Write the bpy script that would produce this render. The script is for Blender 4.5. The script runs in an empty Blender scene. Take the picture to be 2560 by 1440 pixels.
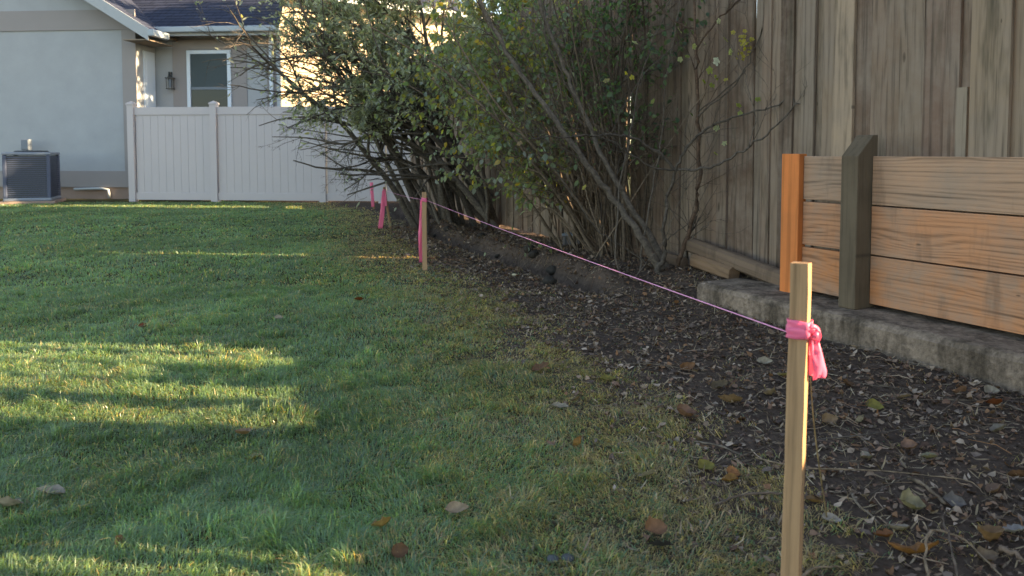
import bpy, bmesh, math, random
import numpy as np
from mathutils import Vector, Matrix

scene = bpy.context.scene
COL = scene.collection
PI = math.pi

# ------------------------------------------------------------------ camera, sky, sun, exposure
F, HZ, CX, CAMZ = 1849.0, 378.0, 1280.0, 0.97
PITCH = math.radians(3.0)
YPP = HZ + F * math.tan(PITCH)
cam_d = bpy.data.cameras.new('camera')
cam = bpy.data.objects.new('camera', cam_d)
COL.objects.link(cam)
scene.camera = cam
cam.location = (0, 0, CAMZ)
cam.rotation_euler = (math.radians(90) - PITCH, 0, 0)
cam_d.sensor_width = 36.0
cam_d.sensor_fit = 'HORIZONTAL'
cam_d.lens = F / 2560 * 36
cam_d.shift_y = (YPP - 720) / 2560
cam_d.clip_start = 0.05
cam_d.clip_end = 1500
cam_d.dof.use_dof = True
cam_d.dof.focus_distance = 3.6
cam_d.dof.aperture_fstop = 5.0

SUN_EL = math.radians(16.0)
SUN_K = 0.08                       # the sun stands to the right, a little behind the camera's side
sun_dir = Vector((1.0, -SUN_K, math.tan(SUN_EL) * math.hypot(1, SUN_K))).normalized()
w = bpy.data.worlds.new('World')
scene.world = w
w.use_nodes = True
nt = w.node_tree
bg = nt.nodes['Background']
sky = nt.nodes.new('ShaderNodeTexSky')
sky.sky_type = 'NISHITA'
sky.sun_disc = False
sky.sun_elevation = SUN_EL
sky.sun_rotation = math.atan2(sun_dir.x, sun_dir.y)
sky.altitude = 1300
sky.air_density = 1.0
sky.dust_density = 1.6
nt.links.new(sky.outputs[0], bg.inputs[0])
bg.inputs[1].default_value = 0.115
sl = bpy.data.lights.new('sun', 'SUN')
sl.energy = 5.0
sl.angle = math.radians(0.5)
sl.color = (1.0, 0.80, 0.55)
so = bpy.data.objects.new('sun', sl)
COL.objects.link(so)
so.rotation_euler = (-sun_dir).to_track_quat('-Z', 'Y').to_euler()
so.location = (12, -1, 6)
vs = scene.view_settings
vs.view_transform = 'Standard'
vs.look = 'None'
vs.gamma = 1.0
vs.use_curve_mapping = False
vs.exposure = 2.6
vs.use_white_balance = True
vs.white_balance_temperature = 8200
scene.cycles.use_denoising = True
scene.cycles.max_bounces = 6
scene.cycles.transparent_max_bounces = 8
scene.cycles.sample_clamp_indirect = 6.0

# ------------------------------------------------------------------ helpers
def ray(x, y):
    u = (x - CX) / F; v = -(y - YPP) / F
    return np.array([u, math.cos(PITCH) + v * math.sin(PITCH), -math.sin(PITCH) + v * math.cos(PITCH)])
def P(x, y, Y):
    r = ray(x, y)
    return np.array([0, 0, CAMZ]) + r * (Y / r[1])
def G(x, y, z=0.0):
    r = ray(x, y)
    return np.array([0, 0, CAMZ]) + r * ((z - CAMZ) / r[2])

def _h(ix, iy, seed):
    n = (ix.astype(np.int64) * 374761393 + iy.astype(np.int64) * 668265263 + seed * 1442695041) & 0xffffffff
    n = ((n ^ (n >> 13)) * 1274126177) & 0xffffffff
    return ((n ^ (n >> 16)) & 0xffff) / 65535.0
def vnoise(x, y, seed=0):
    x = np.asarray(x, float); y = np.asarray(y, float)
    ix = np.floor(x); iy = np.floor(y); fx = x - ix; fy = y - iy
    fx = fx * fx * (3 - 2 * fx); fy = fy * fy * (3 - 2 * fy)
    a = _h(ix, iy, seed); b = _h(ix + 1, iy, seed); c = _h(ix, iy + 1, seed); d = _h(ix + 1, iy + 1, seed)
    return (a * (1 - fx) + b * fx) * (1 - fy) + (c * (1 - fx) + d * fx) * fy
def fbm(x, y, seed=0, oct=4):
    s = 0; a = .5; t = 0
    for i in range(oct):
        s = s + a * vnoise(np.asarray(x) * 2 ** i, np.asarray(y) * 2 ** i, seed + i * 17); t += a; a *= .5
    return s / t
def sstep(a, b, x):
    t = np.clip((x - a) / (b - a), 0, 1)
    return t * t * (3 - 2 * t)

def tag(o, label=None, cat=None, group=None, kind=None):
    if label: o['label'] = label
    if cat: o['category'] = cat
    if group: o['group'] = group
    if kind: o['kind'] = kind
    return o
def empty(name, loc, rz=0.0):
    o = bpy.data.objects.new(name, None)
    o.location = loc; o.rotation_euler = (0, 0, rz); o.empty_display_size = 0.1
    COL.objects.link(o)
    return o
def link(name, me, mat=None, parent=None, world=False):
    o = bpy.data.objects.new(name, me)
    COL.objects.link(o)
    if mat is not None and not me.materials: me.materials.append(mat)
    if parent is not None:
        o.parent = parent
        if world:          # mesh is in world coordinates: undo the parent's transform
            m = Matrix.LocRotScale(parent.location, parent.rotation_euler, parent.scale)
            if parent.parent is not None:
                q = parent.parent
                m = Matrix.LocRotScale(q.location, q.rotation_euler, q.scale) @ m
            o.matrix_parent_inverse = m.inverted()
    return o

class MB:
    def __init__(s): s.v = []; s.f = []
    def quad_grid(s): pass
    def box(s, c, d, R=None, taper=None):
        hx, hy, hz = d[0] / 2, d[1] / 2, d[2] / 2
        k = len(s.v)
        for z in (-hz, hz):
            for (x, y) in ((-hx, -hy), (hx, -hy), (hx, hy), (-hx, hy)):
                v = Vector((x, y, z))
                if R is not None: v = R @ v
                s.v.append((v[0] + c[0], v[1] + c[1], v[2] + c[2]))
        s.f += [(k, k + 3, k + 2, k + 1), (k + 4, k + 5, k + 6, k + 7), (k, k + 1, k + 5, k + 4), (k + 1, k + 2, k + 6, k + 5), (k + 2, k + 3, k + 7, k + 6), (k + 3, k, k + 4, k + 7)]
        return s
    def poly(s, pts):
        k = len(s.v); s.v += [tuple(p) for p in pts]; s.f.append(tuple(range(k, k + len(pts)))); return s
    def prism(s, pts, off):
        k = len(s.v); n = len(pts); off = np.array(off)
        s.v += [tuple(p) for p in pts] + [tuple(np.array(p) + off) for p in pts]
        s.f.append(tuple(range(k, k + n))); s.f.append(tuple(range(k + 2 * n - 1, k + n - 1, -1)))
        for i in range(n):
            j = (i + 1) % n
            s.f.append((k + j, k + i, k + n + i, k + n + j))
        return s
    def tube(s, pts, rad, n=6, cap=True):
        pts = np.asarray(pts, float); m = len(pts); k = len(s.v)
        rad = np.broadcast_to(np.asarray(rad, float), (m,))
        tan = np.gradient(pts, axis=0); tan /= np.linalg.norm(tan, axis=1)[:, None] + 1e-9
        ref = np.array([0, 0, 1.0]) if abs(tan[0][2]) < .9 else np.array([1.0, 0, 0])
        for i in range(m):
            a = np.cross(tan[i], ref); a /= np.linalg.norm(a) + 1e-9; b = np.cross(tan[i], a); ref = np.cross(a, tan[i]) if False else ref
            for j in range(n):
                q = 2 * PI * j / n
                s.v.append(tuple(pts[i] + rad[i] * (math.cos(q) * a + math.sin(q) * b)))
        for i in range(m - 1):
            for j in range(n):
                j2 = (j + 1) % n
                s.f.append((k + i * n + j, k + i * n + j2, k + (i + 1) * n + j2, k + (i + 1) * n + j))
        if cap:
            s.f.append(tuple(k + j for j in range(n - 1, -1, -1)))
            s.f.append(tuple(k + (m - 1) * n + j for j in range(n)))
        return s
    def mesh(s, name, smooth=False):
        me = bpy.data.meshes.new(name); me.from_pydata(s.v, [], s.f)
        bm = bmesh.new(); bm.from_mesh(me); bmesh.ops.recalc_face_normals(bm, faces=bm.faces[:]); bm.to_mesh(me); bm.free()
        if smooth: me.shade_smooth()
        me.update(); return me
    def build(s, name, mat, parent=None, world=False, smooth=False, bevel=0.0):
        o = link(name, s.mesh(name, smooth), mat, parent, world)
        if bevel:
            b = o.modifiers.new('bevel', 'BEVEL'); b.width = bevel; b.segments = 2; b.limit_method = 'ANGLE'
        return o

def tri_mesh(name, V, T, col=None, smooth=False):
    me = bpy.data.meshes.new(name)
    V = np.ascontiguousarray(V, np.float32); T = np.ascontiguousarray(T, np.int32)
    me.vertices.add(len(V)); me.vertices.foreach_set('co', V.ravel())
    me.loops.add(T.size); me.loops.foreach_set('vertex_index', T.ravel())
    me.polygons.add(len(T)); me.polygons.foreach_set('loop_start', np.arange(0, T.size, 3, dtype=np.int32))
    me.update(calc_edges=True)
    if col is not None:
        a = me.color_attributes.new('col', 'FLOAT_COLOR', 'POINT')
        c = np.ones((len(V), 4), np.float32); c[:, :3] = col
        a.data.foreach_set('color', c.ravel())
    if smooth: me.shade_smooth()
    return me

# ------------------------------------------------------------------ materials
class NM:
    def __init__(s, name, rough=0.8, spec=0.3):
        s.m = bpy.data.materials.new(name); s.m.use_nodes = True
        s.t = s.m.node_tree; s.b = s.t.nodes['Principled BSDF']
        s.b.inputs['Roughness'].default_value = rough
        s.b.inputs['Specular IOR Level'].default_value = spec
    def n(s, typ, **kw):
        o = s.t.nodes.new(typ)
        for k, v in kw.items():
            if k in o.inputs: o.inputs[k].default_value = v
            else: setattr(o, k, v)
        return o
    def l(s, a, b): s.t.links.new(a, b)
    def coord(s, which='Object', scale=(1, 1, 1), rnd=False):
        c = s.n('ShaderNodeTexCoord'); mp = s.n('ShaderNodeMapping'); mp.inputs['Scale'].default_value = scale
        s.l(c.outputs[which], mp.inputs[0])
        if rnd:
            oi = s.n('ShaderNodeObjectInfo'); mu = s.n('ShaderNodeVectorMath', operation='SCALE'); mu.inputs[0].default_value = (37.0, 91.0, 53.0)
            s.l(oi.outputs['Random'], mu.inputs['Scale']); s.l(mu.outputs[0], mp.inputs['Location'])
        return mp.outputs[0]
    def noise(s, co, scale, detail=4, rough=.6, dist=0):
        o = s.n('ShaderNodeTexNoise'); o.inputs['Scale'].default_value = scale; o.inputs['Detail'].default_value = detail
        o.inputs['Roughness'].default_value = rough; o.inputs['Distortion'].default_value = dist; s.l(co, o.inputs['Vector'])
        return o.outputs['Fac']
    def ramp(s, f, stops):
        o = s.n('ShaderNodeValToRGB'); e = o.color_ramp.elements
        while len(e) < len(stops): e.new(0.5)
        for i, (p, c) in enumerate(stops):
            e[i].position = p; e[i].color = (c[0], c[1], c[2], 1) if not isinstance(c, float) else (c, c, c, 1)
        s.l(f, o.inputs[0]); return o.outputs[0]
    def mix(s, f, a, b, mode='MIX'):
        o = s.n('ShaderNodeMix', data_type='RGBA', blend_type=mode)
        for sock, val in ((o.inputs[0], f), (o.inputs[6], a), (o.inputs[7], b)):
            if isinstance(val, (int, float)): sock.default_value = val
            elif isinstance(val, tuple): sock.default_value = (val[0], val[1], val[2], 1)
            else: s.l(val, sock)
        return o.outputs[2]
    def bump(s, h, strength=.3, dist=.01):
        o = s.n('ShaderNodeBump'); o.inputs['Strength'].default_value = strength; o.inputs['Distance'].default_value = dist
        s.l(h, o.inputs['Height']); s.l(o.outputs[0], s.b.inputs['Normal'])
    def color(s, c):
        if isinstance(c, tuple): s.b.inputs['Base Color'].default_value = (*c, 1)
        else: s.l(c, s.b.inputs['Base Color'])
        return s

def plain(name, c, rough=.6, spec=.3, metal=0.0, var=.12, scale=6, bump=0.0):
    m = NM(name, rough, spec); co = m.coord('Object', rnd=True)
    f = m.noise(co, scale, 5, .65)
    m.color(m.mix(f, tuple(x * (1 - var) for x in c), tuple(min(1, x * (1 + var)) for x in c)))
    m.b.inputs['Metallic'].default_value = metal
    if bump: m.bump(m.noise(co, scale * 12, 4), bump, .004)
    return m.m

def wood_mat(name, axis, knots=True, rings=9.0, weather=(.20, .185, .16), wfac=(.0, .0), bump=.5, obj_col=True, base=(.25, .2, .15), contrast=.45, fine=1.0, stain=None):
    """grain runs along the local axis; the object colour gives each piece its own tone"""
    m = NM(name, .82, .2)
    sc = [1, 1, 1]; sc[axis] = .07
    co = m.coord('Object', tuple(sc), rnd=True)
    big = m.noise(co, 9, 3, .5)
    kv = m.n('ShaderNodeTexVoronoi'); kv.inputs['Scale'].default_value = 3.6
    kc = [1, 0, 1]; kc[axis] = .36
    kco = m.coord('Object', tuple(kc), rnd=True)
    kv.voronoi_dimensions = '2D'; ks = m.n('ShaderNodeSeparateXYZ'); kb = m.n('ShaderNodeCombineXYZ'); m.l(kco, ks.inputs[0]); m.l(ks.outputs[0], kb.inputs[0]); m.l(ks.outputs[2], kb.inputs[1])
    m.l(kb.outputs[0], kv.inputs['Vector'])
    kd = kv.outputs['Distance']
    # rings that bend round the knots
    sep = m.n('ShaderNodeSeparateXYZ'); m.l(co, sep.inputs[0])
    side = sep.outputs[0] if axis == 2 else sep.outputs[2]
    bend = m.n('ShaderNodeMath', operation='MULTIPLY'); m.l(big, bend.inputs[0]); bend.inputs[1].default_value = .11
    kk = m.n('ShaderNodeMapRange'); kk.inputs['From Min'].default_value = 0.0; kk.inputs['From Max'].default_value = .33; kk.inputs['To Min'].default_value = .04; kk.inputs['To Max'].default_value = 0.0
    m.l(kd, kk.inputs['Value'])
    a1 = m.n('ShaderNodeMath', operation='ADD'); m.l(side, a1.inputs[0]); m.l(bend.outputs[0], a1.inputs[1])
    a2 = m.n('ShaderNodeMath', operation='ADD'); m.l(a1.outputs[0], a2.inputs[0]); m.l(kk.outputs[0], a2.inputs[1])
    a3 = m.n('ShaderNodeMath', operation='MULTIPLY'); m.l(a2.outputs[0], a3.inputs[0]); a3.inputs[1].default_value = rings * 40
    sn = m.n('ShaderNodeMath', operation='SINE'); m.l(a3.outputs[0], sn.inputs[0])
    ring = m.n('ShaderNodeMapRange'); ring.inputs['From Min'].default_value = -1; m.l(sn.outputs[0], ring.inputs['Value'])
    fine_co = [130 * fine, 130 * fine, 130 * fine]; fine_co[axis] = 3.0 * fine
    fco = m.coord('Object', tuple(fine_co), rnd=True)
    fib = m.noise(fco, 1.0, 5, .7)
    mid_co = [34, 34, 34]; mid_co[axis] = .9
    mco = m.coord('Object', tuple(mid_co), rnd=True)
    strk = m.noise(mco, 1.0, 4, .7)
    oi = m.n('ShaderNodeObjectInfo')
    tone = oi.outputs['Color'] if obj_col else None
    g = m.mix(.5, m.ramp(fib, [(.25, .0), (.75, 1.0)]), m.ramp(strk, [(.3, 0.0), (.7, 1.0)]))
    g = m.mix(.24, g, ring.outputs[0])
    lo = 1 - contrast; hi = 1 + contrast * .75
    shade = m.ramp(g, [(.05, lo), (.5, 1.0 * .62 + .0 if False else (lo + hi) / 2), (.95, hi if hi <= 1 else 1.0)])
    c = m.mix(1.0, tone if tone else base, shade, 'MULTIPLY')
    patch = m.ramp(m.noise(m.coord('Object', (2.2, 2.2, 2.2), rnd=True), 1.5, 5, .7), [(.36, 0.0), (.66, 1.0)])
    pf = m.n('ShaderNodeMath', operation='MULTIPLY_ADD'); m.l(patch, pf.inputs[0]); pf.inputs[1].default_value = wfac[1]; pf.inputs[2].default_value = wfac[0]
    c = m.mix(pf.outputs[0], c, m.mix(1.0, weather, shade, 'MULTIPLY'))
    if stain:
        z = m.n('ShaderNodeTexCoord'); sz = m.n('ShaderNodeSeparateXYZ'); m.l(z.outputs['Object'], sz.inputs[0])
        nz = m.noise(m.coord('Object', (7, 7, 1.2), rnd=True), 1.0, 4, .7)
        c = m.mix(m.ramp(nz, [(.55, 0.0), (.75, stain[1])]), c, stain[0])
    if knots:
        rs = m.n('ShaderNodeSeparateColor'); m.l(kv.outputs['Color'], rs.inputs[0])
        rr0 = m.n('ShaderNodeMapRange'); rr0.inputs['From Min'].default_value = .35; rr0.inputs['To Min'].default_value = 6.0; rr0.inputs['To Max'].default_value = .95; m.l(rs.outputs[0], rr0.inputs['Value'])
        kdm = m.n('ShaderNodeMath', operation='MULTIPLY'); m.l(kd, kdm.inputs[0]); m.l(rr0.outputs[0], kdm.inputs[1])
        kf = m.ramp(kdm.outputs[0], [(.02, 1.0), (.06, .55), (.085, 0.0)])
        kn = m.n('ShaderNodeMath', operation='MULTIPLY'); m.l(kf, kn.inputs[0]); kn.inputs[1].default_value = .75
        c = m.mix(kn.outputs[0], c, (.05, .035, .025))
    m.color(c)
    m.bump(g, bump, .004)
    return m.m

def attr_mat(name, transl=.35, rough=.55, spec=.25, attr='col', noise_var=0.0, bump=0.0, tv=1.7, tint=(1.0, 1.0, .6)):
    m = NM(name, rough, spec)
    a = m.n('ShaderNodeVertexColor'); a.layer_name = attr
    c = a.outputs['Color']
    if noise_var:
        f = m.noise(m.coord('Object'), noise_var, 3, .6)
        c = m.mix(1.0, c, m.ramp(f, [(.3, .6 if not bump else .35), (.7, 1.0)]), 'MULTIPLY')
        if bump: m.bump(m.noise(m.coord('Object'), 70, 5, .7), bump, .006)
    m.color(c)
    if transl:
        tr = m.n('ShaderNodeBsdfTranslucent'); br = m.mix(1.0, c, tint, 'MULTIPLY')
        hs = m.n('ShaderNodeHueSaturation'); hs.inputs['Value'].default_value = tv; hs.inputs['Saturation'].default_value = 1.15
        m.l(br, hs.inputs['Color']); m.l(hs.outputs[0], tr.inputs['Color'])
        mx = m.n('ShaderNodeMixShader'); mx.inputs[0].default_value = transl
        m.l(m.b.outputs[0], mx.inputs[1]); m.l(tr.outputs[0], mx.inputs[2])
        m.l(mx.outputs[0], m.t.nodes['Material Output'].inputs['Surface'])
    return m.m

M = {}
M['fence'] = wood_mat('weathered_fence_wood', 2, knots=True, rings=3.0, bump=.55, contrast=.8, weather=(.245, .185, .145), wfac=(.0, .7), stain=((.045, .038, .022), .75))
M['plank'] = wood_mat('cedar_plank_wood', 0, knots=True, rings=6.5, bump=.5, contrast=.8, weather=(.30, .205, .150), wfac=(.12, .75), stain=((.11, .066, .045), .6))
M['upright'] = wood_mat('orange_upright_wood', 2, knots=True, rings=2.5, bump=.4, contrast=.5, weather=(.46, .15, .05), wfac=(0.0, .6))
M['darkpost'] = wood_mat('old_treated_post_wood', 2, knots=True, rings=4.0, bump=.7, contrast=.5, weather=(.14, .104, .070), wfac=(.1, .5))
M['timber'] = wood_mat('old_grey_timber_wood', 0, knots=True, rings=3.0, bump=.6, contrast=.5, weather=(.17, .115, .08), wfac=(.1, .5), stain=((.05, .035, .025), .7))
M['stake'] = wood_mat('lath_stake_wood', 2, knots=False, rings=2.6, bump=.6, contrast=.62, weather=(.36, .225, .13), wfac=(0.0, .5), stain=((.15, .085, .045), .5))

m = NM('rough_concrete', .9, .2)
co = m.coord('Object')
n1 = m.noise(co, 3.5, 6, .7); n2 = m.noise(co, 40, 5, .7); n3 = m.noise(m.coord('Object', (1, 1, .25)), 9, 4, .7)
c = m.mix(n1, (.13, .094, .070), (.44, .325, .25))
c = m.mix(m.ramp(n3, [(.40, 0.0), (.64, .85)]), c, (.06, .043, .030))
c = m.mix(1.0, c, m.ramp(n2, [(.28, .40), (.68, 1.0)]), 'MULTIPLY')
g_ = m.n('ShaderNodeNewGeometry')
c = m.mix(m.ramp(g_.outputs['Pointiness'], [(.52, 0.0), (.60, .8)]), c, (.48, .37, .30))
m.color(c); m.bump(m.mix(.35, n2, n1), 1.0, .02); M['concrete'] = m.m

m = NM('soil_and_turf_ground', .95, .1)
tc = m.n('ShaderNodeTexCoord'); a = m.n('ShaderNodeVertexColor'); a.layer_name = 'col'
n1 = m.noise(tc.outputs['Object'], 38, 6, .75); n2 = m.noise(tc.outputs['Object'], 6, 4, .6)
c = m.mix(1.0, a.outputs['Color'], m.ramp(n1, [(.28, .35), (.72, 1.0)]), 'MULTIPLY')
c = m.mix(1.0, c, m.ramp(n2, [(.3, .65), (.7, 1.0)]), 'MULTIPLY')
m.color(c); m.bump(n1, .9, .02); M['ground'] = m.m

M['grass'] = attr_mat('grass_blades', .50, .34, .6, tv=2.9, tint=(1.0, 1.0, .64))
M['litter'] = attr_mat('leaf_litter', .12, .8, .15)
M['leaf'] = attr_mat('shrub_leaves', .52, .42, .4, tv=2.0)
M['fallen'] = attr_mat('fallen_leaf', .18, .65, .25, noise_var=60)
M['bark'] = attr_mat('shrub_bark', 0.0, .85, .15, noise_var=45, bump=.6)
M['vinyl'] = plain('tan_vinyl', (.42, .385, .40), .45, .35, var=.05, scale=3)
M['stucco'] = plain('pale_stucco', (.31, .328, .352), .9, .15, var=.13, scale=2.5, bump=.4)
M['trim'] = plain('tan_trim_board', (.25, .232, .235), .75, .2, var=.05, scale=3)
M['fascia'] = plain('fascia_paint', (.30, .33, .36), .5, .3, var=.05)
M['gutter'] = plain('gutter_metal', (.26, .31, .36), .35, .5, var=.05)
M['white'] = plain('white_paint', (.50, .58, .68), .4, .4, var=.03)
M['soffit'] = plain('soffit_board', (.24, .19, .15), .8, .2, var=.06)
M['found'] = plain('foundation_concrete', (.27, .20, .17), .9, .15, var=.15, scale=5, bump=.4)
M['dark'] = plain('dark_metal', (.03, .035, .04), .45, .4)
M['acgrey'] = plain('air_conditioner_steel', (.045, .060, .105), .5, .4, var=.08)
M['aclight'] = plain('air_conditioner_trim', (.16, .19, .24), .45, .4, var=.06)
M['boxgrey'] = plain('grey_enclosure', (.12, .15, .19), .5, .4, var=.06)
M['blind'] = plain('window_blind', (.055, .075, .085), .7, .2, var=.1, scale=2)
M['pane'] = plain('window_glass', (.02, .03, .035), .12, .25, var=.1)
M['box'] = plain('weathered_plastic_box', (.10, .085, .085), .6, .3, var=.2, scale=8)
M['brick2'] = plain('cream_brick', (.50, .40, .30), .9, .1, var=.18, scale=7)
M['stone'] = plain('dark_pebble', (.05, .052, .055), .6, .3, var=.2, scale=30)
M['clod'] = plain('soil_clod', (.035, .03, .026), .95, .1, var=.3, scale=30, bump=.8)

m = NM('asphalt_shingle', .9, .15)
co = m.coord('Object', (1, 1, 1), rnd=True)
br = m.n('ShaderNodeTexBrick'); br.inputs['Scale'].default_value = 1.0; br.inputs['Brick Width'].default_value = .30; br.inputs['Row Height'].default_value = 4.0
br.inputs['Mortar Size'].default_value = .008; br.inputs['Color1'].default_value = (.026, .033, .058, 1); br.inputs['Color2'].default_value = (.036, .044, .076, 1); br.inputs['Mortar'].default_value = (.010, .012, .022, 1)
m.l(co, br.inputs['Vector'])
m.color(m.mix(1.0, br.outputs['Color'], m.ramp(m.noise(co, 14, 5, .7), [(.3, .6), (.7, 1.0)]), 'MULTIPLY')); M['shingle'] = m.m

m = NM('pink_flagging_tape', .35, .4)
m.color((.93, .22, .38))
tr = m.n('ShaderNodeBsdfTranslucent'); tr.inputs['Color'].default_value = (1.0, .32, .46, 1)
mx = m.n('ShaderNodeMixShader'); mx.inputs[0].default_value = .45
m.l(m.b.outputs[0], mx.inputs[1]); m.l(tr.outputs[0], mx.inputs[2]); m.l(mx.outputs[0], m.t.nodes['Material Output'].inputs['Surface'])
f = m.noise(m.coord('Object', (30, 30, 30)), 1.0, 3); m.bump(f, .3, .004)
M['tape'] = m.m
M['string'] = plain('pink_mason_line', (.90, .36, .58), .5, .3, var=.1, scale=60)

# ------------------------------------------------------------------ ground
EDGE_Y = np.array([0.0, 1.95, 2.42, 3.14, 3.97, 4.96, 5.75, 6.85, 8.88, 11.8, 13.4, 16])
EDGE_X = np.array([.98, .76, .64, .47, .24, .02, -.30, -.78, -1.25, -2.1, -3.2, -5])
TR_Y = np.array([4.9, 5.57, 6.85, 8.08, 10.7, 12.5]); TR_X = np.array([.62, .42, -.14, -.72, -1.5, -2.0])
FA, FB = 3.66, -.40                       # wooden fence: X = FA + FB*Y
def fenceX(Y): return FA + FB * Y
def bed_d(X, Y):
    return X - np.interp(Y, EDGE_Y, EDGE_X) + .32 * (fbm(X * 2.2, Y * 2.2, 5, 3) - .5) + .25 * (fbm(X * 7, Y * 7, 9, 2) - .5)
def gh(X, Y):
    X = np.asarray(X, float); Y = np.asarray(Y, float)
    d = X - np.interp(Y, EDGE_Y, EDGE_X)
    bed = sstep(0.0, .5, d) * (X < fenceX(Y) + 2.0)
    z = .035 * (fbm(X * .9, Y * .9, 3, 3) - .5) + .012 * (fbm(X * 5, Y * 5, 4, 2) - .5)
    z = z + bed * (.035 * (fbm(X * 5, Y * 5, 21, 4) - .5) + .02 * (fbm(X * 22, Y * 22, 31, 2) - .5))
    fd = fenceX(Y) - X
    z = z + .10 * sstep(1.1, .15, fd) * sstep(3.9, 4.9, Y) * (1 - sstep(6.5, 9.0, Y)) * (fd > -1)
    td = X - np.interp(Y, TR_Y, TR_X) + .10 * (fbm(X * 4, Y * 4, 41, 2) - .5)
    on = sstep(4.9, 5.4, Y) * (1 - sstep(11.6, 12.4, Y))
    z = z - on * .13 * np.exp(-(td / .085) ** 2) + on * .09 * np.exp(-((td - .2) / .10) ** 2) * (.4 + fbm(X * 9, Y * 9, 51, 2))
    return z

xs = np.concatenate([[-600, -250, -110, -60, -35, -22, -16, -13], np.arange(-11.5, -3, .10), np.arange(-3, 3.2, .028), np.arange(3.2, 6, .12), [7, 9, 13, 20, 35, 60, 110, 250, 600]])
ys = np.concatenate([[-600, -250, -110, -60, -35, -22, -12, -7, -4, -2.4, -1.2, -.4], np.arange(.2, 4, .028), np.arange(4, 8, .045), np.arange(8, 15.4, .09), [16, 17.5, 20, 24, 30, 40, 60, 110, 250, 600]])
XX, YY = np.meshgrid(xs, ys)
ZZ = np.where((np.abs(XX) < 12) & (YY > 0) & (YY < 15.3), gh(XX, YY), 0.0)
nx, ny = len(xs), len(ys)
V = np.stack([XX.ravel(), YY.ravel(), ZZ.ravel()], 1)
i = np.arange(nx - 1)[None, :] + np.arange(ny - 1)[:, None] * nx
i = i.ravel(); T = np.concatenate([np.stack([i, i + 1, i + nx + 1], 1), np.stack([i, i + nx + 1, i + nx], 1)])
D = bed_d(XX, YY).ravel(); b = sstep(-1.2, .0, D)[:, None]
beyond = (XX.ravel() > fenceX(YY.ravel()) + .3)[:, None]
soil = np.array([.142, .099, .077]); turf = np.array([.105, .095, .040])
cg = turf * (1 - b) + soil * b
cg = np.where(beyond, np.array([.10, .11, .05]), cg)
g_ = link('ground', tri_mesh('ground', V, T, cg, smooth=True), M['ground'])
tag(g_, 'lawn and dark bare soil bed running along the fence', 'ground', kind='structure')

# ------------------------------------------------------------------ grass
rng = np.random.default_rng(7)
def grass_zone(y0, y1, dens, width, hmin, hmax, xm=.6):
    A = ((y1 - y0) * (.76 * (y0 + y1) + 2 * xm))
    n = int(A * dens)
    Y = rng.uniform(y0, y1, int(n * 1.6)); hw = .76 * Y + xm
    keep = rng.uniform(0, .76 * y1 + xm, len(Y)) < hw; Y = Y[keep]; hw = hw[keep]
    X = rng.uniform(-1, 1, len(Y)) * hw
    d = bed_d(X, Y)
    p = 1 - sstep(-.38, .25, d) * .96 - .40 * sstep(-1.2, -.3, d) * sstep(.42, .58, fbm(X * 5, Y * 5, 55, 3))
    p = p * (.55 + .75 * fbm(X * 5, Y * 5, 77, 3))
    p = np.where(d > .55, p * .25, p)
    p = np.where((Y > 14.0) | (X > fenceX(Y) - .1), 0, p)
    k = rng.uniform(0, 1, len(Y)) < p
    X, Y, d = X[k], Y[k], d[k]; n = len(X)
    Z = gh(X, Y) - .004
    dry = sstep(-1.35, -.05, d)
    clump = fbm(X * 9, Y * 9, 101, 2)
    h = .74 * (hmin + (hmax - hmin) * rng.beta(2, 2, n)) * (.45 + 1.15 * clump) * (1 - .3 * dry) * (1 + .7 * sstep(.66, .78, fbm(X * 13, Y * 13, 111, 2)))
    ang = (fbm(X * 3.5, Y * 3.5, 201, 2) * 4 * PI + rng.normal(0, 1.3, n))
    lean = np.abs(rng.normal(.85, .45, n)) + .4 * dry
    lx, ly = np.cos(ang), np.sin(ang)
    wd = width * rng.uniform(.6, 1.3, n) / 2
    fa = ang + PI / 2 + rng.normal(0, .7, n)
    wx, wy = np.cos(fa) * wd, np.sin(fa) * wd
    base = np.stack([X, Y, Z], 1); W = np.stack([wx, wy, 0 * wx], 1)
    mid = base + np.stack([lx * lean * h * .35, ly * lean * h * .35, h * .58], 1)
    tip = base + np.stack([lx * lean * h * 1.05, ly * lean * h * 1.05, h * (1.02 - .42 * np.minimum(lean, 1.4))], 1)
    V = np.stack([base - W, base + W, mid - W * .85, mid + W * .85, tip], 1).reshape(-1, 3)
    k = (np.arange(n) * 5)[:, None]
    T = np.concatenate([k + np.array([[0, 1, 3]]), k + np.array([[0, 3, 2]]), k + np.array([[2, 3, 4]])], 0)
    pal = np.array([[.102, .170, .098], [.119, .190, .102], [.142, .204, .128], [.153, .200, .086], [.118, .178, .140]])
    c = pal[rng.integers(0, len(pal), n)]
    pt = fbm(X * 1.6, Y * 1.6, 301, 3)[:, None]
    c = c * (.60 + .80 * pt)
    yel = (rng.uniform(0, 1, n) < (.06 + .72 * dry + .12 * (fbm(X * 4, Y * 4, 401, 2) > .62)))[:, None]
    straw = np.array([[.38, .285, .165], [.31, .25, .13], [.46, .36, .23], [.26, .235, .105], [.22, .16, .10]])[rng.integers(0, 5, n)]
    c = np.where(yel, straw, c) * rng.uniform(.75, 1.25, n)[:, None]
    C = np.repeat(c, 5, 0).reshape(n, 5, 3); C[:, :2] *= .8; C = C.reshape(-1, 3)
    return V, T, C
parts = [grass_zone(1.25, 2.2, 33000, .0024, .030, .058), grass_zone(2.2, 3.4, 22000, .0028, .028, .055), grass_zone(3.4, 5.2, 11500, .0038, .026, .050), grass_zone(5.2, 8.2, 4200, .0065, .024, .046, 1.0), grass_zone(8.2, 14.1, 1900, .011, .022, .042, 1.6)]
off = 0; Vs, Ts, Cs = [], [], []
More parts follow.
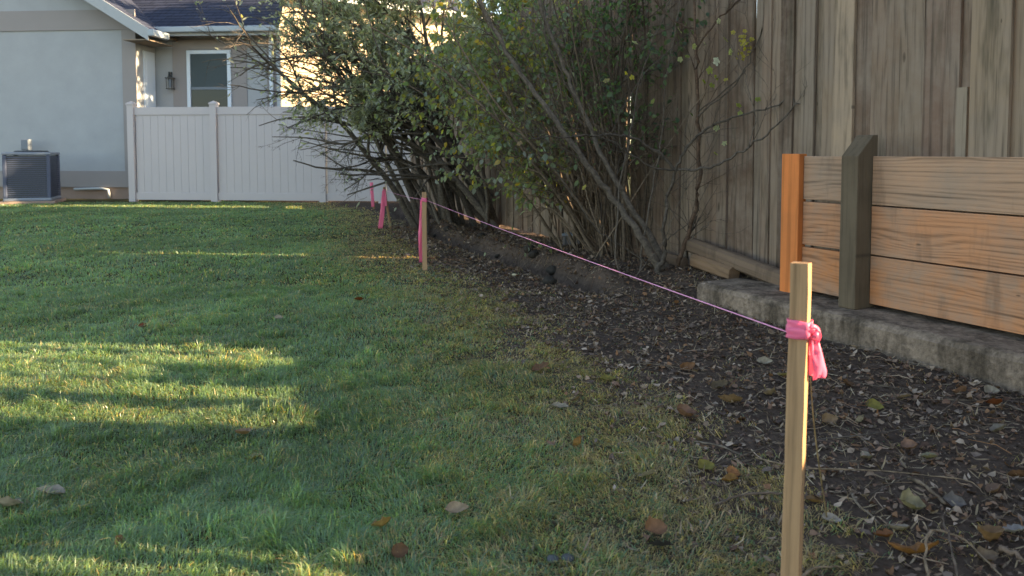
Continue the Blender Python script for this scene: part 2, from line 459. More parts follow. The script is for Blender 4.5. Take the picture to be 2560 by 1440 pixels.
for v, t, c in parts:
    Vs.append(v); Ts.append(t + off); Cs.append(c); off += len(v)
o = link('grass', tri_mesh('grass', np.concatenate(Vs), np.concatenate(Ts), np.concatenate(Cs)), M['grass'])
tag(o, 'short green lawn grass thinning to dry straw at the soil bed', 'grass', kind='stuff')

# ------------------------------------------------------------------ litter on the bed (uncountable bits)
KDIR = np.array([-.53, 1.0]) / math.hypot(.53, 1)         # direction of the plank wall and kerb
KN = np.array([-KDIR[1], KDIR[0]])                          # towards the lawn
PW0 = np.array([1.69, 4.19])                                # a point on the plank face
def kerb_front_dist(X, Y):
    return (X - PW0[0]) * KN[0] + (Y - PW0[1]) * KN[1] - .27
def litter(n, ymax, ymin, lmin, lmax, pal, wr, seed, dmin=-.35):
    r = np.random.default_rng(seed)
    Y = ymin + (ymax - ymin) * r.uniform(0, 1, n * 3) ** 1.15
    X = r.uniform(-3.5, 3.0, n * 3)
    d = bed_d(X, Y)
    ok = (d > dmin) & (X < fenceX(Y) - .12) & (np.abs(X) < .8 * Y + .7)
    ok &= r.uniform(0, 1, len(X)) < (.06 + .94 * sstep(dmin + .05, dmin + .7, d)) * (.3 + 1.1 * fbm(X * 3, Y * 3, seed + 3, 3))
    ok &= (kerb_front_dist(X, Y) > 0.0) | (Y > 4.75)
    ok &= (np.abs(X - np.interp(Y, TR_Y, TR_X)) > .10) | (Y < 5.2) | (r.uniform(0, 1, len(X)) < .15)
    X, Y = X[ok][:n], Y[ok][:n]; n = len(X)
    L = r.uniform(lmin, lmax, n) * (.7 + .06 * Y); W = L * r.uniform(wr[0], wr[1], n)
    az = r.uniform(0, 2 * PI, n); tilt = r.normal(0, .21, n); roll = r.normal(0, .36, n)
    t = np.stack([np.cos(az) * np.cos(tilt), np.sin(az) * np.cos(tilt), np.sin(tilt)], 1)
    s0 = np.stack([-np.sin(az), np.cos(az), 0 * az], 1); up = np.cross(t, s0)
    s = s0 * np.cos(roll)[:, None] + up * np.sin(roll)[:, None]; up = np.cross(t, s)
    curl = r.normal(.15, .22, n)[:, None] * L[:, None]; fold = r.normal(.0, .30, n)[:, None] * W[:, None]
    c0 = np.stack([X, Y, gh(X, Y) + .004 + np.abs(np.sin(tilt)) * L * .35 + np.abs(np.sin(roll)) * W * .4], 1)
    Lx = t * L[:, None] / 2; Wx = s * W[:, None] / 2
    v = [c0 - Lx + up * curl, c0 - Lx * .35 - Wx + up * fold, c0 - Lx * .4 + Wx * r.uniform(.6, 1.1, n)[:, None] + up * fold, c0 + Lx * .4 - Wx * r.uniform(.5, 1.1, n)[:, None] + up * (fold + curl * .4), c0 + Lx * .35 + Wx + up * (fold + curl * .4), c0 + Lx + up * curl]
    V = np.stack(v, 1).reshape(-1, 3); k = (np.arange(n) * 6)[:, None]
    T = np.concatenate([k + np.array([q]) for q in ([0, 1, 2], [1, 3, 4], [1, 4, 2], [3, 5, 4])], 0)
    c = pal[r.integers(0, len(pal), n)] * r.uniform(.65, 1.2, n)[:, None]
    if dmin < -.9: c = c * (1 - .22 * sstep(-.2, .5, bed_d(X, Y)))[:, None]
    return V, T, np.repeat(c, 6, 0)
palL = np.array([[.17, .10, .068], [.22, .145, .10], [.12, .066, .045], [.26, .18, .125], [.20, .10, .052], [.14, .10, .08], [.30, .22, .165], [.09, .062, .05]])
palD = np.array([[.05, .033, .025], [.085, .055, .04], [.035, .024, .02], [.12, .08, .055]])
o = link('leaf_litter', None or (lambda q: tri_mesh('leaf_litter', *q, smooth=False))(litter(19000, 9.5, 1.3, .010, .042, palL * np.array([1.08, 1.1, 1.14]), (.3, .75), 11, -.55)), M['litter'])
tag(o, 'brown dead leaf litter scattered over the soil bed', 'leaf litter', kind='stuff')
o = link('straw_litter', (lambda q: tri_mesh('straw_litter', *q))(litter(14000, 10.5, 1.3, .025, .075, np.array([[.30, .22, .14], [.24, .175, .115], [.37, .29, .20], [.18, .13, .09], [.13, .095, .07]]), (.04, .10), 14, -1.0)), M['litter'])
tag(o, 'dry straw and dead grass stems strewn over the bed edge', 'straw', kind='stuff')
o = link('bark_chips', (lambda q: tri_mesh('bark_chips', *q))(litter(24000, 9.5, 1.3, .006, .022, np.concatenate([palD, palL[:3]]), (.2, .8), 12)), M['litter'])
tag(o, 'fine dark bark chips and crumbs covering the soil bed', 'bark chips', kind='stuff')
# fine twigs, too many to count
r_ = np.random.default_rng(5); mb = MB(); cols = []
n = 0
while n < 800:
    Y = r_.uniform(1.3, 8.0); X = r_.uniform(-1.5, 2.8)
    d = float(bed_d(X, Y))
    if d < -.25 or X > fenceX(Y) - .2 or abs(X) > .8 * Y + .5 or (kerb_front_dist(X, Y) < .02 and Y < 4.75) or r_.uniform() > .25 + d: continue
    L = r_.uniform(.03, .16); az = r_.uniform(0, 2 * PI); bendv = r_.normal(0, 6.0)
    pts = []
    x, y = X, Y
    for k in range(4):
        pts.append((x, y, float(gh(x, y)) + .005 + r_.uniform(0, .012)))
        x += math.cos(az) * L / 3; y += math.sin(az) * L / 3; az += bendv * L / 3
    mb.tube(pts, np.linspace(1, .5, 4) * r_.uniform(.0008, .0022), 3, cap=False); n += 1
    cols.append(np.repeat(palL[r_.integers(0, 8)][None] * 1.15, 12, 0))
me = mb.mesh('twig_litter'); a = me.color_attributes.new('col', 'FLOAT_COLOR', 'POINT')
cc = np.ones((len(me.vertices), 4), np.float32); cc[:, :3] = np.concatenate(cols); a.data.foreach_set('color', cc.ravel())
tag(link('twig_litter', me, M['litter']), 'tangle of fine dead twigs and stems on the soil', 'twigs', kind='stuff')

# ------------------------------------------------------------------ wooden fence
def fence_Y_at(x): return FA / ((x - CX) / F - FB)
fdir = np.array([FB, 1.0]) / math.hypot(FB, 1)              # far direction
fnor = np.array([-fdir[1], fdir[0]])                         # towards the lawn
fang = math.atan2(fdir[1], fdir[0])
fence = empty('wooden_fence', (fenceX(8.0), 8.0, 0))
tag(fence, 'tall weathered grey board fence behind the shrubs and plank wall', 'fence')
S2Y = fdir[1]
def board(y0, y1, off, h, tone, zb=.03, tilt=0.0, over=.044):
    """board of the fence between the two depths; off = how far proud towards the lawn"""
    L = (y1 - y0) / S2Y; yc = (y0 + y1) / 2
    mb = MB(); mb.box((0, 0, h / 2), (L + (over if off < .006 else -.003), .019, h)); off += rb.uniform(-.0035, .0035)
    o = mb.build('board', M['fence'], fence)
    p = np.array([fenceX(yc), yc]) + fnor * off
    o.matrix_parent_inverse = Matrix.LocRotScale(fence.location, fence.rotation_euler, fence.scale).inverted()
    o.location = (p[0], p[1], zb); o.rotation_euler = (rb.normal(0, .003), tilt, fang + rb.normal(0, .006))
    o.color = (*tone, 1)
    return o
rb = np.random.default_rng(3)
def tone_rand(k=1.0):
    t = rb.choice(5, p=[.3, .22, .18, .12, .18])
    c = np.array([[.175, .120, .088], [.125, .081, .058], [.225, .164, .122], [.165, .124, .090], [.19, .146, .113]])[t] * rb.uniform(.78, 1.15) * k * np.array([1.08, 1.02, .98])
    return tuple(c)
FH = 2.62
# (image x of the far edge, of the near edge, how far proud, tone)
vis = [(1800, 1824, .016, 0), (1824, 1845, 0, 0), (1845, 1889, .008, 0), (1884, 1908, .001, 0), (1908, 1930, .016, 0), (1930, 1952, 0, 0), (1952, 1985, .017, 0), (1985, 2008, 0, 0), (2008, 2040, .016, 0), (2040, 2058, 0, 0), (2058, 2086, .012, (0.240, 0.164, 0.113)), (2086, 2137, .024, (0.348, 0.243, 0.167)),
       (2137, 2177, 0, (0.150, 0.095, 0.067)), (2177, 2220, .010, (0.210, 0.138, 0.097)), (2220, 2254, 0, (0.198, 0.130, 0.090)), (2254, 2317, .010, (0.198, 0.132, 0.090)), (2304, 2363, .002, (0.174, 0.106, 0.076)), (2363, 2400, .012, (0.180, 0.112, 0.079)), (2400, 2430, 0, (0.168, 0.108, 0.076)), (2430, 2530, .024, (0.264, 0.183, 0.124)), (2531, 2600, .004, (0.258, 0.181, 0.124))]
ylo = fence_Y_at(2600)
for (xa, xb, off_, tn) in vis:
    ya, yb = fence_Y_at(xb), fence_Y_at(xa)
    tilt = 0.0
    o_ = board(ya, yb, off_, FH, tn if tn else tone_rand(), tilt={2304: -.011, 2254: .011, 1845: .0065, 1884: -.0065}.get(xa, 0), over=0 if xa in (2254, 2304, 1845, 1884) else .044)
# short patch board low in front of the recess
ya, yb = fence_Y_at(2422), fence_Y_at(2394)
board(ya, yb, .02, 1.25, (0.270, 0.205, 0.149))
# far run, hidden more and more by the shrubs; a few open slots let the sun through
y = fence_Y_at(1800); slot_done = False; alt = 0
slots = [(12.35, 12.90)]
while y < 13.78:
    if 6.36 < y < 6.62 and not slot_done:
        if y < 6.49: board(y, 6.50, .016, FH, tone_rand(), over=0)
        y = 6.52; board(y, y + .065, 0, .50, tone_rand(), over=0); board(y, y + .065, 0, FH - 1.42, tone_rand(), zb=1.45, over=.03); y += .065 + .022; slot_done = True; continue
    wdt = rb.uniform(.085, .15) * S2Y
    sl_ = [s_ for s_ in slots if s_[0] <= y < s_[1] or y < s_[0] < y + wdt]
    if sl_:
        board(y + .002, y + wdt, rb.choice([0, .016]), .62, tone_rand()); y += max(wdt if sl_[0][1] - sl_[0][0] > .1 else .05, .05); continue
    alt ^= 1
    board(y, y + wdt, (.016 if alt else 0), FH, tone_rand())
    y += wdt
# near run, beyond the right edge of the picture: boards cut low, gaps added to shape the sun stripes
def is_open(yc):
    for (a_, b_) in ((3.16, 3.30), (2.95, 3.11), (2.53, 2.68), (2.25, 2.42), (1.30, 1.42)):
        if a_ <= yc < b_: return True
    return False
edges = [ylo]
y = ylo
for yy in [3.16, 3.11, 3.03, 2.95, 2.92, 2.82, 2.72, 2.68, 2.53, 2.42, 2.25, 2.14, 2.01, 1.88, 1.74, 1.61, 1.52, 1.42, 1.30, 1.17, 1.03, .9, .77, .64, .51, .38, .25, .12, 0.0, -.13, -.26, -.39, -.52, -.65, -.78, -.91, -1.04, -1.17, -1.3]:
    ya, yb = yy, y
    if yb - ya > .02:
        board(ya, yb, 0, .98 if is_open((ya + yb) / 2) else (1.17 if 2.70 < (ya + yb) / 2 < 2.92 else FH), tone_rand(), over=0)
    y = yy
# rails and posts on the far side
for z in (.35, .80, 2.1):
    mb = MB(); L = 15.6
    mb.box((0, 0, 0), (L, .038, .089))
    o = mb.build('rail', M['fence'], fence)
    yc = 6.0; p = np.array([fenceX(yc), yc]) - fnor * .031
    o.matrix_parent_inverse = Matrix.LocRotScale(fence.location, fence.rotation_euler, fence.scale).inverted()
    o.location = (p[0], p[1], z); o.rotation_euler = (0, 0, fang); o.color = (.18, .12, .085, 1)
for k in range(7):
    yc = -.9 + k * 2.35
    p = np.array([fenceX(yc), yc]) - fnor * .097
    mb = MB(); mb.box((0, 0, 1.15), (.09, .09, 2.3)); o = mb.build('post', M['fence'], fence)
    o.matrix_parent_inverse = Matrix.LocRotScale(fence.location, fence.rotation_euler, fence.scale).inverted()
    o.location = (p[0], p[1], -.05); o.rotation_euler = (0, 0, fang); o.color = (.18, .12, .085, 1)

# ------------------------------------------------------------------ concrete kerb
kang = math.atan2(KDIR[1], KDIR[0])
def kpt(s, n_): return PW0 + KDIR * s + KN * n_            # s grows away from the camera, n_ towards the lawn
kerb = bpy.data.meshes.new('concrete_kerb')
bm = bmesh.new()
S0, S1, KW0, KW1, KH = -3.6, .64, -.10, .27, .148
ns, nn, nz = 170, 10, 6
vv = {}
rk = np.random.default_rng(8)
def kv(s, n_, z):
    key = (round(s, 4), round(n_, 4), round(z, 4))
    if key in vv: return vv[key]
    q = kpt(s, n_)
    e = fbm(s * 14 + 3, n_ * 14 + z * 23, 61, 3) - .5
    e2 = fbm(s * 4, z * 9 + n_ * 6, 71, 2) - .5
    dx = 0; dz = 0; dn = 0
    if n_ > KW1 - .001: dn += e * .008 + e2 * .011 - (.012 + .02 * max(0, fbm(s * 9, 2, 81, 3) - .5) * 2 if z > KH - .001 else 0)
    if z > KH - .001: dz += e * .006 + e2 * .004 - (.006 + .03 * max(0, fbm(s * 7, 5, 91, 3) - .55) if n_ > KW1 - .001 else 0)
    ds = 0
    if s > S1 - .001: ds = .05 * (fbm(n_ * 9, z * 12, 95, 3) - .5) - .05 * max(0, (z / KH)) + (n_ - KW1) * .15
    q = q + KN * dn + KDIR * ds
    v = bm.verts.new((q[0], q[1], z + dz - .05)) if z < .001 else bm.verts.new((q[0], q[1], z + dz))
    vv[key] = v; return v
sl_ = np.linspace(S0, S1, ns); nl = np.linspace(KW0, KW1, nn); zl = np.linspace(0, KH, nz)
for a_ in range(ns - 1):
    for b_ in range(nn - 1):
        bm.faces.new([kv(sl_[a_], nl[b_], KH), kv(sl_[a_ + 1], nl[b_], KH), kv(sl_[a_ + 1], nl[b_ + 1], KH), kv(sl_[a_], nl[b_ + 1], KH)])
    for c_ in range(nz - 1):
        bm.faces.new([kv(sl_[a_], KW1, zl[c_]), kv(sl_[a_ + 1], KW1, zl[c_]), kv(sl_[a_ + 1], KW1, zl[c_ + 1]), kv(sl_[a_], KW1, zl[c_ + 1])])
        bm.faces.new([kv(sl_[a_], KW0, zl[c_]), kv(sl_[a_ + 1], KW0, zl[c_]), kv(sl_[a_ + 1], KW0, zl[c_ + 1]), kv(sl_[a_], KW0, zl[c_ + 1])])
for b_ in range(nn - 1):
    for c_ in range(nz - 1):
        for s_ in (S0, S1):
            bm.faces.new([kv(s_, nl[b_], zl[c_]), kv(s_, nl[b_ + 1], zl[c_]), kv(s_, nl[b_ + 1], zl[c_ + 1]), kv(s_, nl[b_], zl[c_ + 1])])
bmesh.ops.recalc_face_normals(bm, faces=bm.faces[:])
bm.to_mesh(kerb); bm.free()
tag(link('concrete_kerb', kerb, M['concrete']), 'rough stained concrete kerb at the foot of the plank wall', 'kerb')

# ------------------------------------------------------------------ plank wall with its posts
pw = empty('plank_wall', (PW0[0], PW0[1], KH), kang)
tag(pw, 'low wall of three stacked cedar planks between upright posts', 'plank wall')
def pw_box(name, s0, s1, n0, n1, z0, z1, mat, tone, bevel=.003):
    mb = MB(); mb.box((0, 0, 0), (abs(s1 - s0), abs(n1 - n0), z1 - z0))
    o = mb.build(name, mat, pw, bevel=bevel)
    o.location = ((s0 + s1) / 2, (n0 + n1) / 2, (z0 + z1) / 2 - KH)
    o.color = (*tone, 1); return o
# local +y of the empty is towards the lawn
zr = [(.172, .424), (.432, .684), (.692, .944)]
tones = [(.57, .205, .072), (.52, .22, .105), (.42, .235, .145)]
for i_, (z0, z1) in enumerate(zr):
    pw_box('plank', -.29, .046, -.038, .0, z0 + .004, z1 - .002, M['plank'], tuple(np.array(tones[i_]) * .93))
    o = pw_box('plank', -2.0, -.395, -.036, .004, z0, z1, M['plank'], tones[i_])
o = pw_box('upright', .05, .175, -.03, .034, KH - .06, .955, M['upright'], (.66, .19, .055), .004)
tag(o, 'orange stained upright at the left end of the planks')
# big old post with a bevelled top
mb = MB()
h0, h1 = .945, 1.055
mb.v = [(-.392, -.04, 0), (-.292, -.04, 0), (-.292, .115, 0), (-.392, .115, 0), (-.392, -.04, h1 - KH), (-.292, -.04, h1 - KH), (-.292, .115, h0 - KH), (-.392, .115, h0 - KH), (-.392, .0, h1 - KH), (-.292, .0, h1 - KH)]
mb.f = [(0, 3, 2, 1), (3, 7, 6, 2), (0, 1, 5, 4), (4, 5, 9, 8), (8, 9, 6, 7), (0, 4, 8, 7, 3), (1, 2, 6, 9, 5)]
o = mb.build('post', M['darkpost'], pw, bevel=.005); o.color = (.095, .067, .044, 1)
tag(o, 'mossy dark post with a sloping cut top')
o = pw_box('post', -2.11, -2.01, -.04, .11, KH - .002, .95, M['darkpost'], (.088, .068, .032), .005)

# timbers lying at the foot of the fence
def timber(a, b, w_, h_, label, tone, lift=0):
    a = np.array(a); b = np.array(b); d = b - a; L = np.linalg.norm(d)
    mb = MB(); nseg = 14
    for k in range(nseg + 1):
        t = k / nseg - .5
        for q in range(10):
            an = 2 * PI * q / 10
            rr = 1 + .10 * (fbm(k * .7, q * .9, 17, 2) - .5)
            cx_, cz_ = math.cos(an), math.sin(an)
            pw_ = (abs(cx_) ** 3.2 + abs(cz_) ** 3.2) ** (-1 / 3.2)
            mb.v.append((t * L, cx_ * pw_ * w_ / 2 * rr, cz_ * pw_ * h_ / 2 * rr))
    for k in range(nseg):
        for q in range(10):
            q2 = (q + 1) % 10; mb.f.append((k * 10 + q, k * 10 + q2, (k + 1) * 10 + q2, (k + 1) * 10 + q))
    mb.f.append(tuple(range(10))); mb.f.append(tuple(nseg * 10 + q for q in range(9, -1, -1)))
    o = mb.build('timber', M['timber'], None)
    o.location = tuple((a + b) / 2)
    o.rotation_euler = (0, -math.asin(d[2] / L), math.atan2(d[1], d[0])); o.color = (*tone, 1)
    tag(o, label, 'timber'); return o
def near_fence(Y, n_, z): q = np.array([fenceX(Y), Y]) + fnor * n_; return (q[0], q[1], z)
timber(near_fence(4.42, .17, .165), near_fence(5.55, .115, .275), .10, .11, 'long grey timber lying along the foot of the board fence', (.165, .108, .075))
timber(near_fence(5.00, .18, .145), near_fence(5.42, .17, .175), .09, .10, 'short timber block wedged under the long grey timber', (.22, .125, .07))
timber(near_fence(5.55, .16, .10), near_fence(6.25, .13, .10), .06, .16, 'dark timber edging behind the bare shrub stems', (.09, .055, .038))

# ------------------------------------------------------------------ vinyl fence
VA = np.array([-7.60, 14.36]); VB = np.array([-1.55, 13.85])
vd = (VB - VA) / np.linalg.norm(VB - VA); vang = math.atan2(vd[1], vd[0])
def vs_at(x):                                              # distance along the vinyl fence at an image column
    t = (x - CX) / F
    return (t * VA[1] - VA[0]) / (vd[0] - t * vd[1])
vf = empty('vinyl_fence', (VA[0], VA[1], 0), vang)
tag(vf, 'tan vinyl privacy fence closing the far end of the lawn', 'fence')
def vbox(name, s0, s1, y0, y1, z0, z1, mat='vinyl', par=None, bev=.004):
    mb = MB(); mb.box((0, 0, 0), (s1 - s0, y1 - y0, z1 - z0)); o = mb.build(name, M[mat], par or vf, bevel=bev)
    o.location = ((s0 + s1) / 2, (y0 + y1) / 2, (z0 + z1) / 2); return o
posts = [vs_at(333), vs_at(538), vs_at(808), vs_at(956), vs_at(1120)]
for s_ in posts:
    o = vbox('post', s_ - .064, s_ + .064, -.064, .064, -.05, 1.86)
    mb = MB(); q = .075
    mb.v = [(-q, -q, 0), (q, -q, 0), (q, q, 0), (-q, q, 0), (-q, -q, .03), (q, -q, .03), (q, q, .03), (-q, q, .03), (0, 0, .075)]
    mb.f = [(0, 3, 2, 1), (0, 1, 5, 4), (1, 2, 6, 5), (2, 3, 7, 6), (3, 0, 4, 7), (4, 5, 8), (5, 6, 8), (6, 7, 8), (7, 4, 8)]
    c = mb.build('post_cap', M['vinyl'], o); c.location = (0, 0, .955)
for a_, b_ in zip(posts[:-1], posts[1:]):
    s0, s1 = a_ + .064, b_ - .064
    vbox('rail', s0, s1, -.03, .03, 1.665, 1.815)
    vbox('rail', s0, s1, -.03, .03, .03, .17)
    n_ = max(3, round((s1 - s0 - .02) / .158)); wv = (s1 - s0 - .03) / n_
    for k in range(n_):
        vbox('board', s0 + .02 + k * wv + .001, s0 + .02 + (k + 1) * wv - .001, -.014, .0125, .16, 1.675, bev=.0035)
    vbox('backing', s0 + .012, s1 - .004, .014, .020, .16, 1.675, bev=0)

# ------------------------------------------------------------------ house
HR = math.radians(-4.6)
house = empty('house', (-7.55, 14.95, 0), HR)
tag(house, 'pale stucco house with grey shingle roof beyond the lawn', 'house')
# local frame: x right along the front wall (0 = right front corner), y back, z up
def hb(name, x0, x1, y0, y1, z0, z1, mat, par=None, bev=0.0):
    mb = MB(); mb.box((0, 0, 0), (x1 - x0, y1 - y0, z1 - z0)); p_ = par or house
    o = mb.build(name, M[mat], p_, bevel=bev); o.location = ((x0 + x1) / 2, (y0 + y1) / 2, (z0 + z1) / 2)
    if p_ is not house:
        o.location = Vector(o.location) - p_.location
    return o
SL = .62                                                   # roof slope
EZ = 3.36                                                  # eave height at the corner
# front gable wall: pentagon
mb = MB(); mb.prism([(-10, 0, .26), (0, 0, .26), (0, 0, EZ + .05), (-5, 0, EZ + .05 + 5 * SL), (-10, 0, EZ + .05)], (0, .2, 0)); mb.build('wall', M['stucco'], house)
hb('foundation', -10, -.02, .03, .18, -.3, .26, 'found')
hb('trim_board', -10, .02, -.022, .0, .24, .57, 'trim')
hb('trim_board', -10, .02, -.026, .0, 3.40, 3.80, 'trim')
hb('corner_board', -.27, .022, -.024, .0, .572, 3.398, 'trim')
hb('wall', -.2, -.002, .2, .72, .26, EZ + .3, 'stucco')
hb('foundation', -.18, -.02, .2, .7, -.3, .26, 'found')
# return wall: narrow door with white casing
dr = hb('door', -.004, .02, .26, .66, .30, 3.02, 'white', bev=.004)
hb('panel', .02, .028, .34, .58, .5, 2.85, 'white', dr, .006)
# rear wing wall with the window
hb('wall', -.15, 2.62, .72, .9, .26, 3.5, 'stucco')
hb('foundation', -.1, 2.6, .74, .88, -.3, .26, 'found')
hb('corner_board', 2.42, 2.625, .69, .72, .26, 3.5, 'trim')
hb('trim_board', .38, .72, .70, .72, .26, 3.30, 'trim'); hb('trim_board', 1.66, 1.98, .70, .72, .26, 3.30, 'trim')
hb('trim_board', .72, 1.66, .70, .72, 3.09, 3.30, 'trim')
wx0, wx1, wz0, wz1 = .70, 1.65, 1.35, 3.07
win = hb('window', wx0 + .07, wx1 - .07, .694, .712, wz0 + .07, wz1 - .07, 'pane')
for (a0, a1, c0, c1) in ((wx0, wx0 + .075, wz0, wz1), (wx1 - .075, wx1, wz0, wz1), (wx0 + .075, wx1 - .075, wz1 - .075, wz1), (wx0 + .075, wx1 - .075, wz0, wz0 + .075)):
    hb('frame', a0, a1, .665, .72, c0, c1, 'white', win, .004)
hb('sash_rail', wx0 + .075, wx1 - .075, .675, .694, 2.255, 2.31, 'boxgrey', win)
hb('blind', wx0 + .08, wx1 - .08, .6885, .6935, 2.31, wz1 - .075, 'blind', win)
# rear wing roof in overlapping courses, hip towards the right
roof = empty('roof', (0, 0, 0)); roof.parent = house
ey, ez = .28, 3.47
nC = 26
for k in range(nC):
    t0, t1 = k * .135, (k + 1) * .135 + .03
    y0, z0 = ey + t0, ez + t0 * SL + .012; y1, z1 = ey + t1, ez + t1 * SL
    xr0 = 2.86 - t0 * .30; xr1 = 2.86 - t1 * .30
    xl = -3.6
    mb = MB(); mb.prism([(xl, y0, z0), (xr0, y0, z0), (xr1, y1, z1), (xl, y1, z1)], (0, 0, -.014)); mb.build('shingle_course', M['shingle'], roof)
mb = MB(); mb.prism([(-2.5, ey, ez - .02), (2.84, ey, ez - .02), (1.8, ey + 3.5, ez + 3.5 * SL - .03), (-2.5, ey + 3.5, ez + 3.5 * SL - .03)], (0, 0, -.03)); mb.build('deck', M['soffit'], roof)
hb('soffit', .05, 2.84, ey - .02, .72, 3.35, 3.37, 'soffit')
hb('fascia', .30, 2.86, ey - .045, ey - .02, 3.30, 3.47, 'fascia')
hb('gutter', .30, 2.90, ey - .16, ey - .046, 3.36, 3.475, 'gutter', bev=.02)
# main gable roof: right slope running back, in courses
for k in range(40):
    t0, t1 = k * .135, (k + 1) * .135 + .03
    x0, z0 = .52 - t0, 3.20 + t0 * SL + .012; x1, z1 = .52 - t1, 3.20 + t1 * SL
    mb = MB(); mb.prism([(x0, -.42, z0 + .14), (x0, .9 + t0 * 1.0, z0 + .14), (x1, .9 + t1 * 1.0, z1 + .14), (x1, -.42, z1 + .14)], (0, 0, -.014)); mb.build('shingle_course', M['shingle'], roof)
mb = MB(); mb.prism([(.50, -.41, 3.31), (-5, -.41, 3.31 + 5.5 * SL), (-5, -.41, 3.26 + 5.5 * SL), (.50, -.41, 3.26)], (0, 1.3, 0)); mb.build('deck', M['soffit'], roof)
mb = MB(); mb.prism([(.54, -.425, 3.345), (-5, -.425, 3.345 + 5.54 * SL), (-5, -.425, 3.345 + 5.54 * SL - .23), (.54, -.425, 3.115)], (0, -.03, 0)); mb.build('rake_board', M['fascia'], house)
hb('soffit', .0, .50, -.40, .55, 3.13, 3.15, 'soffit')
hb('gutter', .53, .66, -.46, .12, 3.20, 3.33, 'gutter', bev=.02)
# downspout at the far right corner
hb('downspout', 2.50, 2.57, .60, .67, .1, 3.33, 'white', bev=.01)
hb('downspout', 2.64, 2.72, .64, .71, .1, 3.33, 'gutter', bev=.01)
# pipe along the foundation
mb = MB(); mb.tube([(-1.35, -.04, .20), (-.75, -.05, .215), (-.62, -.05, .19), (-.60, -.05, .02)], .028, 8); mb.build('drain_pipe', M['fascia'], house, smooth=True)

# wall lantern
ln = empty('wall_lantern', (-7.15, 15.52, 2.42))
tag(ln, 'small black wall lantern left of the white framed window', 'lantern')
mb = MB(); mb.box((-.02, .10, .14), (.07, .03, .14)); mb.build('back_plate', M['dark'], ln)
mb = MB(); mb.tube([(-.02, .09, .18), (.0, .02, .20), (.03, -.02, .15)], .012, 6); mb.build('arm', M['dark'], ln)
mb = MB()
for (dx, dy) in ((-.05, -.05), (.05, -.05), (.05, .05), (-.05, .05)): mb.tube([(.03 + dx, -.02 + dy, -.14), (.03 + dx * 1.15, -.02 + dy * 1.15, .06)], .008, 4)
mb.box((.03, -.02, -.15), (.13, .13, .02)); mb.box((.03, -.02, .07), (.15, .15, .02)); mb.tube([(.03, -.02, .08), (.03, -.02, .14)], [.06, .015], 6)
mb.build('cage', M['dark'], ln)
mb = MB(); mb.tube([(.03, -.02, -.12), (.03, -.02, .04)], .028, 8); mb.build('glass', M['boxgrey'], ln)

# air conditioner
ac = empty('air_conditioner', (-9.05, 13.95, 0), .34)
ac.scale = (.86, .86, 1.0)
tag(ac, 'dark grey louvred air conditioner unit standing by the house wall', 'air conditioner')
def acb(name, c, d, mat, bev=.0, par=ac):
    mb = MB(); mb.box((0, 0, 0), d); o = mb.build(name, M[mat], par, bevel=bev); o.location = c; return o
acb('pad', (0, 0, .02), (1.05, 1.05, .06), 'found')
acb('base_pan', (0, 0, .08), (.90, .90, .06), 'aclight', .02)
acb('core', (0, 0, .50), (.80, .80, .78), 'dark')
for sx in (-1, 1):
    for sy in (-1, 1): acb('corner_post', (sx * .405, sy * .405, .50), (.075, .075, .80), 'acgrey', .015)
for k in range(20):
    acb('louver', (0, -.422, .135 + k * .038), (.735, .024, .020), 'acgrey')
for k in range(20):
    acb('louver', (.422, 0, .135 + k * .038), (.024, .735, .020), 'acgrey')
top = acb('top_cap', (0, 0, .925), (.91, .91, .05), 'aclight', .02)
mb = MB(); mb.tube([(0, 0, 0), (0, 0, .03)], [.34, .30], 20); o = mb.build('fan_guard', M['dark'], top); o.location = (0, 0, .027)
# disconnect box
eb = empty('electrical_box', (-9.75, 14.88, 1.0), HR)
tag(eb, 'small grey electrical box on the house wall above the air conditioner', 'box')
mb = MB(); mb.box((0, 0, .1), (.17, .09, .22)); mb.build('body', M['boxgrey'], eb, bevel=.008)
mb = MB(); mb.box((0, -.05, .1), (.15, .012, .19)); mb.build('cover', M['boxgrey'], eb, bevel=.004)
mb = MB(); mb.tube([(0, .01, -.01), (0, .02, -.45)], .016, 8); mb.build('conduit', M['boxgrey'], eb)

# neighbour's sunlit house behind the shrubs
nb = empty('neighbour_house', (-3.4, 22.0, 0), math.radians(38))
tag(nb, 'sunlit cream brick house showing through the far shrub', 'house')
def nbx(name, c, d, mat, bev=0):
    mb = MB(); mb.box((0, 0, 0), d); o = mb.build(name, M[mat], nb, bevel=bev); o.location = c; return o
nbx('wall', (0, 3, 2.6), (7.5, 6, 5.3), 'brick2')
mb = MB(); mb.prism([(-4.1, -.5, 5.2), (4.1, -.5, 5.2), (2.2, 3, 6.6), (-2.2, 3, 6.6)], (0, 0, -.08)); mb.prism([(-4.1, 6.5, 5.2), (4.1, 6.5, 5.2), (2.2, 3.1, 6.6), (-2.2, 3.1, 6.6)], (0, 0, -.08)); mb.build('roof', M['shingle'], nb)
nbx('fascia', (0, -.5, 5.12), (8.2, .04, .18), 'fascia')

# ------------------------------------------------------------------ shrubs
def unit(v): return v / (np.linalg.norm(v) + 1e-9)
def smooth_path(pts, rad, sub=5):
    pts = np.asarray(pts, float); rad = np.asarray(rad, float); out = []; ro = []
    for i in range(len(pts) - 1):
        p0 = pts[max(i - 1, 0)]; p1 = pts[i]; p2 = pts[i + 1]; p3 = pts[min(i + 2, len(pts) - 1)]
        for k in range(sub):
            t = k / sub
            out.append(.5 * ((2 * p1) + (-p0 + p2) * t + (2 * p0 - 5 * p1 + 4 * p2 - p3) * t * t + (-p0 + 3 * p1 - 3 * p2 + p3) * t ** 3))
            ro.append(rad[i] * (1 - t) + rad[i + 1] * t)
    out.append(pts[-1]); ro.append(rad[-1])
    return np.array(out), np.array(ro)

